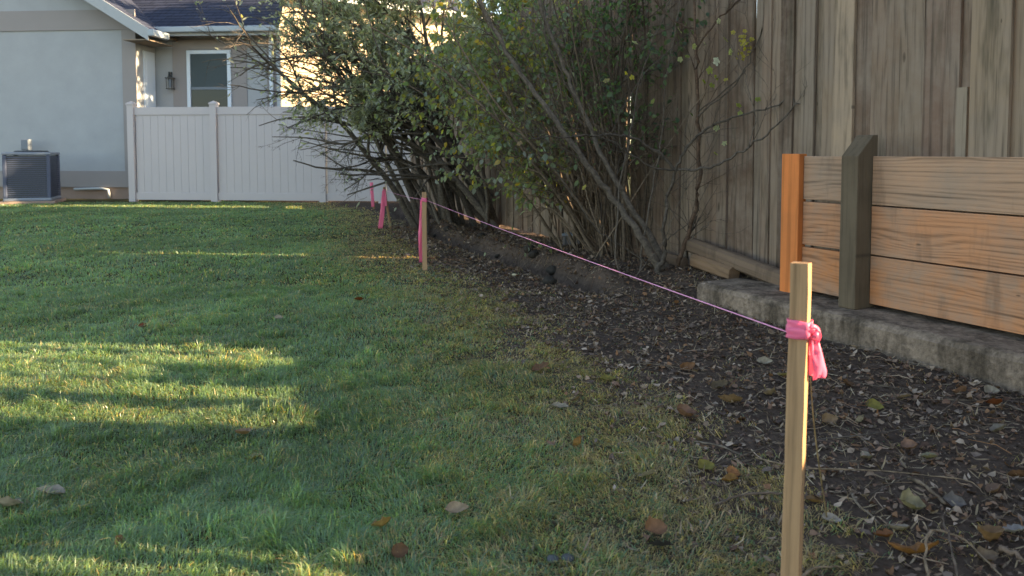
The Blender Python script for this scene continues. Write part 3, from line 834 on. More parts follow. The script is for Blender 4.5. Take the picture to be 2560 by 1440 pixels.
def stem_mesh(tubes, tone, r):
    """tubes: list of (points, radii, sides)"""
    mb = MB(); cols = []
    for pts, rad, n in tubes:
        pts = np.asarray(pts)
        k0 = len(mb.v)
        mb.tube(pts, rad, n, cap=False)
        c = np.array(tone) * r.uniform(.75, 1.25)
        cols.append(np.repeat(c[None], len(mb.v) - k0, 0))
    me = bpy.data.meshes.new('stem'); me.from_pydata(mb.v, [], mb.f); me.shade_smooth()
    a = me.color_attributes.new('col', 'FLOAT_COLOR', 'POINT')
    cc = np.ones((len(mb.v), 4), np.float32); cc[:, :3] = np.concatenate(cols); a.data.foreach_set('color', cc.ravel())
    return me

def grow(r, p, d, L, rad, depth, prm, tubes, leaves):
    n = max(4, int(L / prm['seg'])); step = L / n
    pts = [np.array(p, float)]; d = unit(np.array(d, float)); ds = [d]
    for i in range(n):
        d = unit(d + r.normal(0, prm['wander'][depth], 3) + np.array([0, 0, prm['trop'][depth] * step]))
        pts.append(pts[-1] + d * step); ds.append(d)
    pts = np.array(pts); t = np.linspace(0, 1, n + 1)
    rads = rad * (1 - .68 * t)
    tubes.append((pts, rads, 7 if rad > .02 else (5 if rad > .006 else 3)))
    if depth < prm['depth']:
        k = r.poisson(prm['kids'][depth])
        for q in range(k):
            tt = r.uniform(prm['tmin'][depth], 1.0); i = min(int(tt * n), n)
            a = r.normal(0, 1, 3); a -= a.dot(ds[i]) * ds[i]; a = unit(a + np.array(prm.get('bias', (0, 0, 0))) * .5)
            cd = unit(ds[i] * prm['fwd'][depth] + a * prm['spread'][depth])
            grow(r, pts[i], cd, L * prm['ratio'][depth] * r.uniform(.6, 1.2) * (1.1 - .4 * tt), max(rads[i] * .62, .0013), depth + 1, prm, tubes, leaves)
    if depth >= prm['leaf_from']:
        m_ = max(1, int(L * prm['leaf_den']))
        for q in range(m_):
            tt = r.uniform(.15, 1.02); i = min(int(tt * n), n - 1); f = tt * n - i
            leaves.append((pts[i] + (pts[i + 1] - pts[i]) * min(f, 1), ds[i]))

def leaf_cloud(r, leaves, lmin, lmax, wr, pal, droop=.3, spread=1.0, keep=None, wts=None):
    pos = np.array([a for a, _ in leaves]); dr = np.array([b for _, b in leaves])
    if keep is not None:
        k = keep(pos); pos = pos[k]; dr = dr[k]
    n = len(pos)
    t = dr * .6 + r.normal(0, 1, (n, 3)) * spread * .7; t[:, 2] -= droop
    t /= np.linalg.norm(t, axis=1)[:, None] + 1e-9
    s = np.cross(t, r.normal(0, 1, (n, 3))); s /= np.linalg.norm(s, axis=1)[:, None] + 1e-9
    # leaves tend to show their upper face to the sky
    upv = np.cross(t, s); flip = np.sign(upv[:, 2] + 1e-6)[:, None]; s = s * flip; upv = upv * flip
    L = r.uniform(lmin, lmax, n)[:, None]; W = L * r.uniform(wr[0], wr[1], n)[:, None] / 2
    fold = W * r.uniform(.05, .6, n)[:, None]; bend = L * r.uniform(-.05, .22, n)[:, None]
    v = [pos, pos + t * L * .32 - s * W + upv * fold, pos + t * L * .32 + s * W + upv * fold, pos + t * L * .68 - s * W * .8 + upv * fold * .7 - upv * bend * .4, pos + t * L * .68 + s * W * .8 + upv * fold * .7 - upv * bend * .4, pos + t * L - upv * bend]
    mid = pos + t * L * .5 - upv * bend * .15
    V = np.stack(v + [mid], 1).reshape(-1, 3); k = (np.arange(n) * 7)[:, None]
    T = np.concatenate([k + np.array([q]) for q in ([0, 6, 1], [0, 2, 6], [1, 6, 3], [2, 4, 6], [3, 6, 5], [4, 5, 6])], 0)
    c = np.array(pal)[r.choice(len(pal), n, p=wts)] * r.uniform(.7, 1.3, n)[:, None]
    return V, T, np.repeat(c, 7, 0)

def in_beam(p):
    p = np.atleast_2d(p)
    return (np.abs(p[:, 1] - 6.553 - .08 * (1.04 - p[:, 0])) < .05) & (p[:, 2] > .30) & (p[:, 2] < 1.45)
def clear_beam(tb):
    if in_beam(tb[0][0]).any(): return []
    return [q for q in tb if not in_beam(q[0]).any()]
def make_shrub(name, label, base, stems, leafspec, seed, tone):
    """stems: list of tube lists; leafspec: dict for leaf_cloud"""
    o = empty(name, tuple(base)); tag(o, label, 'shrub')
    r = np.random.default_rng(seed)
    for tb in stems:
        if not tb: continue
        s = link('stem', stem_mesh(tb, tone, r), M['bark'], o, world=True)
    for spec in leafspec:
        f = link('foliage', tri_mesh('foliage', *spec), M['leaf'], o, world=True); f['kind'] = 'stuff'
    return o

# --- far multi-stemmed shrub (grey green)
r = np.random.default_rng(21)
stems = []; leaves = []
prmA = dict(seg=.13, wander=[.05, .09, .14, .2], trop=[-.05, -.16, -.25, -.3], depth=3, kids=[9, 5.5, 4.2], tmin=[.30, .2, .15], fwd=[.9, .8, .8], spread=[.75, .85, .8], ratio=[.48, .48, .5], leaf_from=2, leaf_den=52, bias=(-.35, -.25, .1))
bA = G(1175, 562); 
heads = []
for k in range(20):
    bx_ = bA[0] + r.uniform(-.62, .58); by_ = bA[1] + r.uniform(-.45, .35)
    d = np.array([r.normal(-.30, .32), r.normal(-.22, .22), 1.0])
    if k < 5: d = np.array([-.45 - .08 * k + r.normal(0, .05), r.uniform(-.35, .1), 1.0])
    heads.append((np.array([bx_, by_, float(gh(bx_, by_)) - .03]), d, r.uniform(2.6, 3.7), r.uniform(.028, .052)))
for (p_, d, L, rad) in heads:
    tb = []; grow(r, p_, d, L, rad, 0, prmA, tb, leaves); stems.append([q for q in tb if q[1][0] > .012 or q[0][-1][2] > 1.25 or r.uniform() < .2])
# low arching limbs reaching over the lawn
arch = [([(1110, 545, 9.5), (1075, 455, 9.4), (1020, 405, 9.2), (950, 395, 9.0), (890, 415, 8.8), (830, 422, 8.6)], .03), ([(1130, 545, 9.4), (1080, 410, 9.2), (1010, 350, 9.0), (930, 338, 8.8), (860, 360, 8.6), (770, 345, 8.4), (680, 342, 8.3)], .032),
        ([(1140, 545, 9.6), (1060, 360, 9.3), (960, 290, 9.0), (860, 270, 8.8), (770, 300, 8.6), (720, 318, 8.5)], .03), ([(1100, 550, 9.3), (1040, 430, 9.2), (960, 400, 9.1), (900, 450, 8.9), (860, 475, 8.8)], .022), ([(1150, 550, 9.7), (1040, 260, 9.2), (900, 150, 8.8), (760, 140, 8.5), (640, 165, 8.3), (600, 190, 8.2)], .034), ([(1120, 550, 9.5), (1000, 240, 9.0), (860, 215, 8.7), (720, 235, 8.5), (640, 250, 8.4)], .028),
        ([(1130, 550, 9.6), (1010, 180, 9.0), (880, 60, 8.7), (760, 30, 8.5), (670, 40, 8.4)], .03), ([(1160, 550, 9.7), (1060, 150, 9.0), (960, 20, 8.6), (850, -60, 8.4)], .03)]
prmT = dict(prmA); prmT['kids'] = [0, 5, 3.2]; prmT['leaf_den'] = 62
for pts, rad in arch:
    w_ = [P(*q) for q in pts]; w_[0][2] = float(gh(w_[0][0], w_[0][1])) - .03
    pp, rr = smooth_path(w_, np.linspace(rad, .004, len(w_)), 6)
    tb = [(pp, rr, 7)]
    for q in range(15):
        i_ = int(r.uniform(.42, 1.0) * (len(pp) - 2)); d_ = unit(pp[i_ + 1] - pp[i_])
        a_ = r.normal(0, 1, 3); cd = unit(d_ * .8 + unit(a_) * .75)
        grow(r, pp[i_], cd, r.uniform(.22, .48) * (1.25 - .5 * i_ / len(pp)), max(rr[i_] * .5, .003), 1, prmT, tb, leaves)
    stems.append(tb)
def keepA(p):
    z0 = np.interp(p[:, 0], [-4, -3.4, -2.6, -1.7, -.8, .2, 1.2], [1.9, 1.65, 1.20, 1.02, 1.22, 1.30, 1.25])
    pr = np.clip(.03 + (p[:, 2] - z0) * 3.0, .02, 1)
    # leave thin places where the sky and the sunlit wall show
    hole = sstep(.50, .64, fbm(p[:, 0] * 2.4, p[:, 2] * 2.4, 12, 2))
    pr = pr * (1 - .72 * hole * sstep(-1.0, -2.0, p[:, 0])) * (.05 + .95 * sstep(-2.95, -2.1, p[:, 0] * 8.6 / p[:, 1])) * (1 - .35 * sstep(-1.5, -2.1, p[:, 0] * 8.6 / p[:, 1]))
    return (np.random.default_rng(1).uniform(0, 1, len(p)) < pr) & (p[:, 0] < fenceX(p[:, 1]) - .02) & (p[:, 2] < 4.4) & (p[:, 1] < 13.6)
palA = [(.22, .24, .20), (.27, .29, .255), (.16, .185, .14), (.34, .35, .33), (.22, .22, .14)]
make_shrub('grey_leaved_shrub', 'large grey green shrub with many stems near the vinyl fence', (bA[0], bA[1], 0), stems, [leaf_cloud(r, leaves, .032, .092, (.22, .38), palA, droop=.25, keep=keepA)], 31, (.15, .125, .105))


# --- nearer shrub with yellow green leaves on many thin brown stems
r = np.random.default_rng(22)
stems = []; leaves = []
bB = G(1505, 655)
prmB = dict(seg=.11, wander=[.045, .09, .15, .2], trop=[-.06, -.25, -.4, -.4], depth=2, kids=[8, 3.6], tmin=[.25, .2], fwd=[.9, .7], spread=[.6, .8], ratio=[.30, .55], leaf_from=1, leaf_den=14, bias=(-.3, -.2, 0))
for k in range(52):
    bx_ = bB[0] + r.uniform(-.32, .42); by_ = bB[1] + r.uniform(-.12, .55)
    bx_ = min(bx_, fenceX(by_) - .15)
    d = np.array([r.normal(-.34, .26), r.normal(-.02, .16), 1.0])
    tb = []; grow(r, (bx_, by_, float(gh(bx_, by_)) - .03), d, r.uniform(2.0, 3.0), r.uniform(.008, .018), 0, prmB, tb, leaves); stems.append(clear_beam(tb))
# a fan of bare thin stems from the same foot
prmN = dict(prmB); prmN.update(leaf_from=9, kids=[6, 2.5], wander=[.05, .10, .15, .2], trop=[-.03, .05, 0, 0])
for k in range(30):
    bx_ = bB[0] + r.uniform(-.25, .55); by_ = bB[1] + r.uniform(-.30, .15)
    tb = []; grow(r, (bx_, by_, float(gh(bx_, by_)) - .03), np.array([r.normal(-.22, .38), r.normal(-.12, .18), 1.0]), r.uniform(1.5, 2.6), r.uniform(.004, .010), 0, prmN, tb, leaves); stems.append(clear_beam(tb))
# low leafy sprays on the left
prmS = dict(prmB); prmS['leaf_den'] = 22
for pts, rad in (([(1500, 640, 6.5), (1440, 540, 6.5), (1390, 450, 6.5), (1340, 440, 6.4), (1300, 500, 6.3)], .010), ([(1490, 640, 6.6), (1420, 500, 6.6), (1370, 330, 6.6), (1290, 230, 6.5), (1210, 250, 6.4), (1180, 330, 6.3)], .012), ([(1480, 640, 6.4), (1420, 560, 6.3), (1370, 520, 6.3), (1330, 560, 6.2), (1320, 600, 6.2)], .008),
                 ([(1500, 640, 6.7), (1400, 350, 6.7), (1300, 120, 6.6), (1180, 90, 6.5), (1110, 150, 6.4)], .013), ([(1500, 640, 6.7), (1430, 300, 6.6), (1350, 30, 6.5), (1260, -60, 6.4)], .013), ([(1510, 640, 6.5), (1450, 420, 6.4), (1330, 300, 6.3), (1240, 330, 6.3), (1200, 400, 6.2)], .011)):
    w_ = [P(*q) for q in pts]; w_[0][2] = float(gh(w_[0][0], w_[0][1])) - .03
    pp, rr = smooth_path(w_, np.linspace(rad, .002, len(w_)), 6); tb = [(pp, rr, 5)]
    for q in range(16):
        i_ = int(r.uniform(.45, 1.0) * (len(pp) - 2)); d_ = unit(pp[i_ + 1] - pp[i_])
        grow(r, pp[i_], unit(d_ * .7 + unit(r.normal(0, 1, 3)) * .7), r.uniform(.2, .5), max(rr[i_] * .6, .002), 1, prmS, tb, leaves)
    stems.append(tb)
def keepB(p):
    xx = p[:, 0] / p[:, 1]
    rr_ = np.random.default_rng(2).uniform(0, 1, len(p))
    lowr = sstep(.02, .09, xx) * np.where(p[:, 2] < 1.5, 1.0, .95)
    return ~in_beam(p) & (rr_ > lowr * .8) & (rr_ > .93 * (p[:, 2] < .50)) & (p[:, 0] < fenceX(p[:, 1]) - .03)
palB = [(.155, .175, .085), (.125, .165, .10), (.21, .205, .075), (.155, .19, .15), (.30, .22, .075), (.20, .225, .20)]
make_shrub('yellow_green_shrub', 'leafy yellow green shrub of thin brown stems beside the bare shrub', (bB[0], bB[1], 0), stems, [leaf_cloud(r, leaves, .024, .070, (.40, .75), palB, droop=.8, spread=.8, keep=keepB, wts=[.3, .25, .15, .15, .05, .1])], 32, (.21, .155, .115))


# --- dark evergreen growth against the fence
r = np.random.default_rng(23)
stems = []; leaves = []
prmD = dict(seg=.11, wander=[.05, .12, .18], trop=[0.0, -.2, -.3], depth=2, kids=[9, 4.0], tmin=[.30, .2], fwd=[.7, .7], spread=[.9, .9], ratio=[.24, .5], leaf_from=1, leaf_den=17, bias=(-.2, -.5, 0))
for k in range(22):
    by_ = r.uniform(5.75, 7.4); bx_ = fenceX(by_) - r.uniform(.14, .42)
    tb = []; grow(r, (bx_, by_, float(gh(bx_, by_)) - .03), np.array([r.normal(-.04, .07), r.normal(-.03, .07), 1.0]), r.uniform(2.2, 2.9), r.uniform(.007, .016), 0, prmD, tb, leaves); stems.append(clear_beam(tb))
def keepD(p):
    rr_ = np.random.default_rng(4).uniform(0, 1, len(p))
    return ~in_beam(p) & (p[:, 0] < fenceX(p[:, 1]) - .025) & (rr_ < np.clip((p[:, 2] - .45) * .75, .10, 1)) & (p[:, 1] > 5.25)
palD_ = [(.07, .12, .06), (.085, .14, .07), (.11, .15, .075), (.055, .095, .06)]
make_shrub('dark_evergreen_shrub', 'dark green evergreen shrub climbing against the board fence', (fenceX(6.4) - .3, 6.4, 0), stems, [leaf_cloud(r, leaves, .03, .055, (.5, .8), palD_, droop=.5, keep=keepD)], 33, (.13, .095, .07))


# --- bare grey-stemmed shrub with a few pale lobed leaves
r = np.random.default_rng(24)
bC = G(1645, 705)
limbs = [  # image points with depth, and radii
    ([(1655, 702, 5.45), (1600, 590, 5.45), (1540, 505, 5.5), (1480, 430, 5.5), (1420, 340, 5.5), (1340, 235, 5.55), (1250, 100, 5.6), (1170, -60, 5.6)], [.050, .036, .031, .029, .027, .025, .020, .014]),
    ([(1668, 702, 5.5), (1625, 590, 5.55), (1560, 490, 5.6), (1500, 380, 5.65), (1440, 240, 5.7), (1390, 120, 5.7), (1340, -20, 5.7), (1310, -90, 5.7)], [.042, .030, .027, .025, .022, .020, .017, .014]),
    ([(1640, 706, 5.4), (1640, 680, 5.38), (1662, 630, 5.35), (1660, 560, 5.3), (1672, 490, 5.3), (1690, 425, 5.25), (1715, 375, 5.2), (1755, 330, 5.15), (1830, 295, 5.0), (1930, 265, 4.8), (2000, 232, 4.7), (2060, 190, 4.62), (2105, 160, 4.6)], [.045, .032, .022, .017, .016, .015, .012, .011, .009, .007, .005, .003, .0015]),
    ([(1690, 428, 5.25), (1660, 395, 5.25), (1610, 360, 5.25), (1550, 337, 5.2), (1480, 338, 5.15), (1400, 344, 5.1), (1310, 346, 5.0)], [.014, .014, .013, .011, .008, .006, .003]),
    ([(1690, 425, 5.25), (1640, 420, 5.2), (1590, 395, 5.15), (1540, 360, 5.1), (1490, 330, 5.05), (1430, 290, 5.0)], [.008, .008, .007, .006, .004, .002]),
    ([(1692, 424, 5.25), (1740, 424, 5.1), (1800, 412, 5.0), (1860, 375, 4.9), (1930, 325, 4.75), (1990, 265, 4.65), (2040, 215, 4.6), (2075, 180, 4.55), (2105, 160, 4.5), (2120, 145, 4.5)], [.010, .0095, .009, .008, .0065, .0055, .0045, .004, .003, .0015]),
    ([(1985, 268, 4.66), (1982, 220, 4.7), (1990, 160, 4.7), (2010, 115, 4.72), (2065, 60, 4.75)], [.004, .0036, .003, .0025, .0012]),
    ([(2000, 138, 4.71), (2040, 130, 4.7), (2072, 108, 4.7)], [.0022, .0018, .001]),
    ([(2092, 172, 4.55), (2105, 130, 4.6), (2125, 85, 4.6), (2115, 35, 4.65)], [.0028, .0024, .002, .001]),
    ([(2095, 172, 4.5), (2130, 190, 4.48), (2175, 182, 4.48)], [.0022, .0016, .001]),
    ([(1690, 700, 5.55), (1700, 640, 5.5), (1735, 540, 5.45), (1748, 450, 5.4), (1745, 330, 5.35), (1742, 200, 5.3), (1738, 90, 5.3), (1730, -50, 5.3)], [.030, .024, .021, .020, .018, .016, .013, .010]),
    ([(1742, 120, 5.3), (1790, 55, 5.2), (1850, 0, 5.1), (1890, -50, 5.05)], [.008, .007, .006, .004]),
    ([(1740, 75, 5.3), (1670, 40, 5.35), (1620, -30, 5.4)], [.008, .006, .004]), ([(1745, 290, 5.3), (1840, 210, 5.1), (1890, 110, 5.0), (1930, 10, 4.9), (1945, -30, 4.9)], [.006, .005, .0045, .003, .0015]),
    ([(1745, 280, 5.3), (1860, 180, 5.1), (1930, 120, 5.0), (1985, 70, 4.95), (2000, 20, 4.95)], [.005, .0042, .003, .002, .001]),
    ([(1870, 372, 4.88), (1888, 310, 4.9), (1880, 250, 4.95), (1855, 175, 5.0), (1845, 130, 5.05)], [.004, .0035, .003, .002, .001]),
    ([(1715, 690, 5.6), (1720, 600, 5.5), (1740, 540, 5.45)], [.012, .011, .010]),
    ([(1600, 700, 5.5), (1610, 600, 5.5), (1630, 470, 5.5), (1655, 340, 5.45), (1665, 200, 5.4), (1690, 60, 5.35), (1710, -40, 5.3)], [.010, .009, .008, .007, .006, .005, .004]),
    ([(1720, 560, 5.4), (1680, 590, 5.35), (1640, 620, 5.3)], [.004, .004, .002]),
    ([(1555, 712, 5.3), (1540, 640, 5.3), (1545, 500, 5.35), (1570, 360, 5.4), (1600, 200, 5.4), (1660, 40, 5.4), (1690, -40, 5.4)], [.009, .008, .007, .006, .005, .004, .003]),
    ([(1650, 700, 5.5), (1560, 620, 5.4), (1490, 570, 5.35), (1440, 500, 5.3), (1400, 440, 5.3), (1330, 380, 5.25)], [.008, .006, .005, .004, .003, .0015]),
    ([(1720, 605, 5.35), (1770, 560, 5.2), (1775, 555, 5.2)], [.004, .003, .002]),
    ([(1440, 255, 5.68), (1370, 110, 5.5), (1360, 10, 5.5), (1355, -40, 5.5)], [.008, .007, .006, .005]), ([(1310, 180, 5.55), (1230, 90, 5.45), (1150, 60, 5.4)], [.006, .004, .002]),
    ([(1530, 330, 5.2), (1600, 200, 5.15), (1680, 120, 5.1), (1740, 70, 5.1)], [.004, .0035, .003, .002]), ([(1580, 690, 5.3), (1660, 600, 5.25), (1700, 500, 5.2), (1780, 380, 5.1), (1800, 300, 5.1)], [.004, .0035, .003, .002, .001])]
stemsC = []; twig_tips = []
for k, (pts, rad) in enumerate(limbs):
    w_ = [P(*q) for q in pts]
    if pts[0][1] > 650: w_[0][2] = float(gh(w_[0][0], w_[0][1])) - .02
    pp, rr = smooth_path(w_, np.array(rad) * (.74 if rad[0] > .02 else .9), 5)
    pp[2:-1] += r.normal(0, .006, pp[2:-1].shape)
    tb = [(pp, rr, 9 if rad[0] > .02 else 6)]
    nt_ = 14 if rad[0] > .006 else 5
    for q in range(nt_):
        i_ = int(r.uniform(.35, .98) * (len(pp) - 2)); d_ = unit(pp[i_ + 1] - pp[i_])
        L = r.uniform(.15, .75); cd = unit(d_ * .7 + unit(r.normal(0, 1, 3)) * .6 + np.array([0, 0, .25]))
        sub = []; grow(r, pp[i_], cd, L, max(min(rr[i_] * .35, .003), .0012), 1, dict(seg=.07, wander=[0, .12, .15], trop=[0, .4, .2], depth=2, kids=[0, 2.6], tmin=[0, .2], fwd=[1, .8], spread=[0, .6], ratio=[0, .6], leaf_from=9, leaf_den=0), sub, [])
        tb += sub; twig_tips.append((sub[0][0][-1], d_)); twig_tips.append((sub[0][0][len(sub[0][0]) // 2], d_))
    stemsC.append(tb)
sh = empty('bare_shrub', (bC[0], bC[1], 0)); tag(sh, 'nearly bare grey stemmed shrub reaching across the board fence', 'shrub')
rr_ = np.random.default_rng(5)
for k, tb in enumerate(stemsC):
    link('stem', stem_mesh(tb, (.125, .078, .055) if k in (10, 11, 12) else (.13, .104, .085), rr_), M['bark'], sh, world=True)
# lobed leaves, each a part of its own
def lobed_mesh(name, size, col, seed, lobes=5, curl=.3):
    q = np.random.default_rng(seed); n = 30
    V = [(0, size * .1, 0)]
    for k in range(n):
        a = -PI / 2 + 2 * PI * k / n
        rr = .5 * (.87 + .13 * math.cos(lobes * (a - PI / 2))) * (1 + q.normal(0, .05))
        if k == 0: rr *= .35
        x, y = rr * math.cos(a) * size, rr * math.sin(a) * size + size * .1
        V.append((x, y, curl * (x * x + .5 * y * y) / size + q.normal(0, .02) * size))
    T = [(0, 1 + k, 1 + (k + 1) % n) for k in range(n)]
    c = np.array(col)[None] * q.uniform(.85, 1.15, (n + 1, 1)); c[0] *= .8
    return tri_mesh(name, np.array(V), np.array(T), c)
pale = (.34, .36, .20); ygr = (.20, .23, .06); gold = (.38, .33, .08)
spots = [(1588, 108, 5.3, .055, pale), (1797, 55, 5.15, .045, pale), (1793, 155, 5.1, .065, (.48, .50, .42)), (1735, 118, 5.25, .05, pale), (1762, 110, 5.2, .04, pale), (1815, 100, 5.1, .05, ygr), (1825, 132, 5.08, .05, pale), (1700, 150, 5.25, .045, pale), (1718, 142, 5.22, .04, ygr), (1775, 178, 5.15, .06, ygr), (1790, 195, 5.12, .05, ygr), (1815, 200, 5.08, .035, gold), (1912, 140, 4.98, .055, ygr), (1895, 250, 4.95, .045, ygr), (1848, 265, 5.02, .045, ygr), (1850, 285, 5.02, .04, ygr), (1790, 322, 5.1, .05, pale), (1812, 360, 5.08, .04, pale), (1790, 385, 5.1, .04, ygr), (1952, 95, 4.92, .03, ygr), (1515, 203, 5.35, .055, (.30, .26, .10)), (1565, 185, 5.35, .04, gold), (1580, 195, 5.3, .04, gold), (1700, 78, 5.25, .05, pale), (1780, 215, 5.12, .045, ygr), (1760, 205, 5.15, .04, ygr), (1690, 330, 5.25, .05, (.12, .14, .09)), (1632, 255, 5.3, .05, ygr), (1460, 470, 5.4, .05, gold), (1300, 360, 5.3, .05, (.30, .20, .10))]
for k in range(26):   # the bright cluster at the fence
    spots.append((1858 + rr_.normal(0, 13), 102 + rr_.normal(0, 13), 5.0 + rr_.normal(0, .03), rr_.uniform(.02, .035), gold))
for k in range(8): spots.append((1857 + rr_.normal(0, 8), 140 + rr_.normal(0, 8), 5.0, rr_.uniform(.02, .03), gold))
allp = np.concatenate([q[0] for tb in stemsC for q in tb]); stalks = []
for k, (x, y, Yd, sz, c) in enumerate(spots):
    o = link('leaf', lobed_mesh('leaf', sz, c, k), M['leaf'], sh, world=True)
    p_ = P(x, y, Yd); o.location = tuple(p_)
    dd = np.linalg.norm((allp - p_) * np.array([1, .5, 1]), axis=1); q_ = allp[int(np.argmin(dd))]; mid_ = (p_ + q_) / 2 + np.array([0, 0, -.015])
    stalks.append((np.array([q_, mid_, p_]), np.array([.0016, .0013, .0009]), 4)); allp = np.concatenate([allp, mid_[None], p_[None]])
    o.rotation_euler = (rr_.uniform(.5, 1.9), rr_.uniform(-.7, .7), rr_.uniform(-1.2, 1.2))

link('leaf_stalks', stem_mesh(stalks, (.14, .11, .07), rr_), M['bark'], sh, world=True)
# little dark conifer at the house wall
r = np.random.default_rng(25); leaves = []; tb = []
pc = np.array([-10.0, 14.1, 0.0])
grow(r, pc, (0, 0, 1), .40, .012, 0, dict(seg=.06, wander=[.03, .1], trop=[0, 0], depth=1, kids=[30], tmin=[.05], fwd=[.6], spread=[.8], ratio=[.42], leaf_from=0, leaf_den=190), tb, leaves)
make_shrub('small_conifer', 'small dark conifer beside the air conditioner at the left edge', pc, [tb], [leaf_cloud(r, leaves, .03, .05, (.15, .3), [(.012, .03, .018), (.02, .04, .022)], droop=-.1)], 34, (.05, .04, .03))

# mostly hidden conifers added to shade the door, vinyl posts and air conditioner
for kc, (pc, hh, seed, lab) in enumerate((((.95, 14.98, 0.0), 6.8, 26, 'taller of two conifers added for shade behind the vinyl fence, mostly hidden by shrubs'), ((.35, 13.35, 0.0), 5.6, 28, 'shorter of two conifers added for shade, behind the board fence at its far end'))):
    r = np.random.default_rng(seed); leaves = []; tb = []; pc = np.array(pc)
    grow(r, pc, (0, 0, 1), hh, .11, 0, dict(seg=.2, wander=[.01, .05, .1], trop=[0, -.1, -.1], depth=2, kids=[150, 7], tmin=[.08, .2], fwd=[.25, .7], spread=[.9, .7], ratio=[.15, .45], leaf_from=1, leaf_den=30), tb, leaves)
    tr_ = empty('shade_conifer', tuple(pc)); tag(tr_, lab, 'tree', 'added shade conifers beyond the fences')
    link('trunk', stem_mesh(tb, (.09, .06, .04), r), M['bark'], tr_, world=True)
    f = link('crown', tri_mesh('crown', *leaf_cloud(r, leaves, .11, .20, (.3, .45), [(.04, .065, .035), (.055, .08, .045)], droop=.2)), M['leaf'], tr_, world=True); f['kind'] = 'stuff'

# unseen broad tree, added beyond the board fence to keep sun off the shrubs
r = np.random.default_rng(27); leaves = []; tb = []
pc = np.array([5.6, 8.4, 0.0])
grow(r, pc, (0, 0, 1), 7.6, .16, 0, dict(seg=.25, wander=[.03, .10, .16], trop=[0, .05, -.1], depth=2, kids=[80, 9], tmin=[.40, .2], fwd=[.5, .7], spread=[.9, .8], ratio=[.28, .42], leaf_from=1, leaf_den=26), tb, leaves)
tr_ = empty('shade_broadleaf', tuple(pc)); tag(tr_, 'unseen broad leafy tree added for shade behind the tall board fence', 'tree')
link('trunk', stem_mesh(tb, (.09, .07, .05), r), M['bark'], tr_, world=True)
f = link('crown', tri_mesh('crown', *leaf_cloud(r, leaves, .15, .26, (.5, .8), [(.06, .10, .04), (.08, .12, .05), (.10, .13, .04)], droop=.4)), M['leaf'], tr_, world=True); f['kind'] = 'stuff'

# ------------------------------------------------------------------ stakes, tape and string
def stake(a, b, wd, rz, label):
    a = Vector(a); b = Vector(b); d = (b - a); L = d.length
    q = Vector((0, 0, 1)).rotation_difference(d.normalized()); e = empty('survey_stake', a)
    e.rotation_mode = 'QUATERNION'; e.rotation_quaternion = q
    from mathutils import Quaternion
    e.rotation_quaternion = q @ Quaternion((0, 0, 1), rz)
    tag(e, label, 'stake', 'survey stakes along the bed edge')
    mb = MB(); h = wd / 2; nz_ = 14; rq = np.random.default_rng(int(L * 1000))
    for k in range(nz_ + 1):
        z = -.15 + (L + .15) * k / nz_
        jx, jy = rq.normal(0, .0007, 2)
        for (x, y) in ((-h, -h * .95), (h, -h * .95), (h, h * .95), (-h, h * .95)): mb.v.append((x + jx + rq.normal(0, .0004), y + jy + rq.normal(0, .0004), z + (rq.normal(0, .0016) if k == nz_ else 0)))
    for k in range(nz_):
        for j in range(4):
            j2 = (j + 1) % 4; mb.f.append((k * 4 + j, k * 4 + j2, (k + 1) * 4 + j2, (k + 1) * 4 + j))
    mb.f.append((3, 2, 1, 0)); mb.f.append(tuple(nz_ * 4 + j for j in range(4)))
    o = mb.build('shaft', M['stake'], e, bevel=.0012); o.color = (.33, .195, .105, 1)
    return e
def ribbon(name, pts, widths, side, label, wave=.0, mat='tape', seed=0, cat='tape'):
    """flat tape: a strip with a little thickness following pts, its width along side"""
    pts = np.asarray(pts, float); n = len(pts); q = np.random.default_rng(seed)
    wds = np.interp(np.linspace(0, 1, n), np.linspace(0, 1, len(widths)), widths)
    mbv = []; f = []
    side = np.asarray(side, float)
    if side.ndim == 1: side = np.repeat(side[None], n, 0)
    nor = np.cross(np.gradient(pts, axis=0), side); nor /= np.linalg.norm(nor, axis=1)[:, None] + 1e-9
    m_ = 5
    for i in range(n):
        for j in range(m_):
            t = j / (m_ - 1) - .5
            mbv.append(pts[i] + side[i] * wds[i] * t + nor[i] * wave * math.sin(j * 1.9 + i * .35 + seed))
    for i in range(n - 1):
        for j in range(m_ - 1):
            a = i * m_ + j; f.append((a, a + 1, a + m_ + 1, a + m_))
    me = bpy.data.meshes.new(name); me.from_pydata([tuple(v) for v in mbv], [], f); me.shade_smooth()
    o = link(name, me, M[mat]); sd = o.modifiers.new('thick', 'SOLIDIFY'); sd.thickness = .0006
    return o
s1t = P(2004, 657, 1.60); s1b = G(1976, 1500)
st1 = stake(s1b, s1t, .0375, math.radians(-33), 'nearest wooden survey stake, tied with a pink tape bow')
s2t = P(1060.5, 481, 6.1); s2b = G(1062, 676)
st2 = stake(s2b, s2t, .038, 0.05, 'middle wooden stake with pink tape hanging down its left side')
s3t = P(960, 468, 9.2); s3b = G(977, 573)
st3 = stake(s3b, s3t, .026, .4, 'thin leaning wooden stake under a wide pink streamer')
s4t = P(929, 457, 12.3); s4b = G(935, 524)
st4 = stake(s4b, s4t, .035, .2, 'farthest wooden stake almost covered by pink tape')

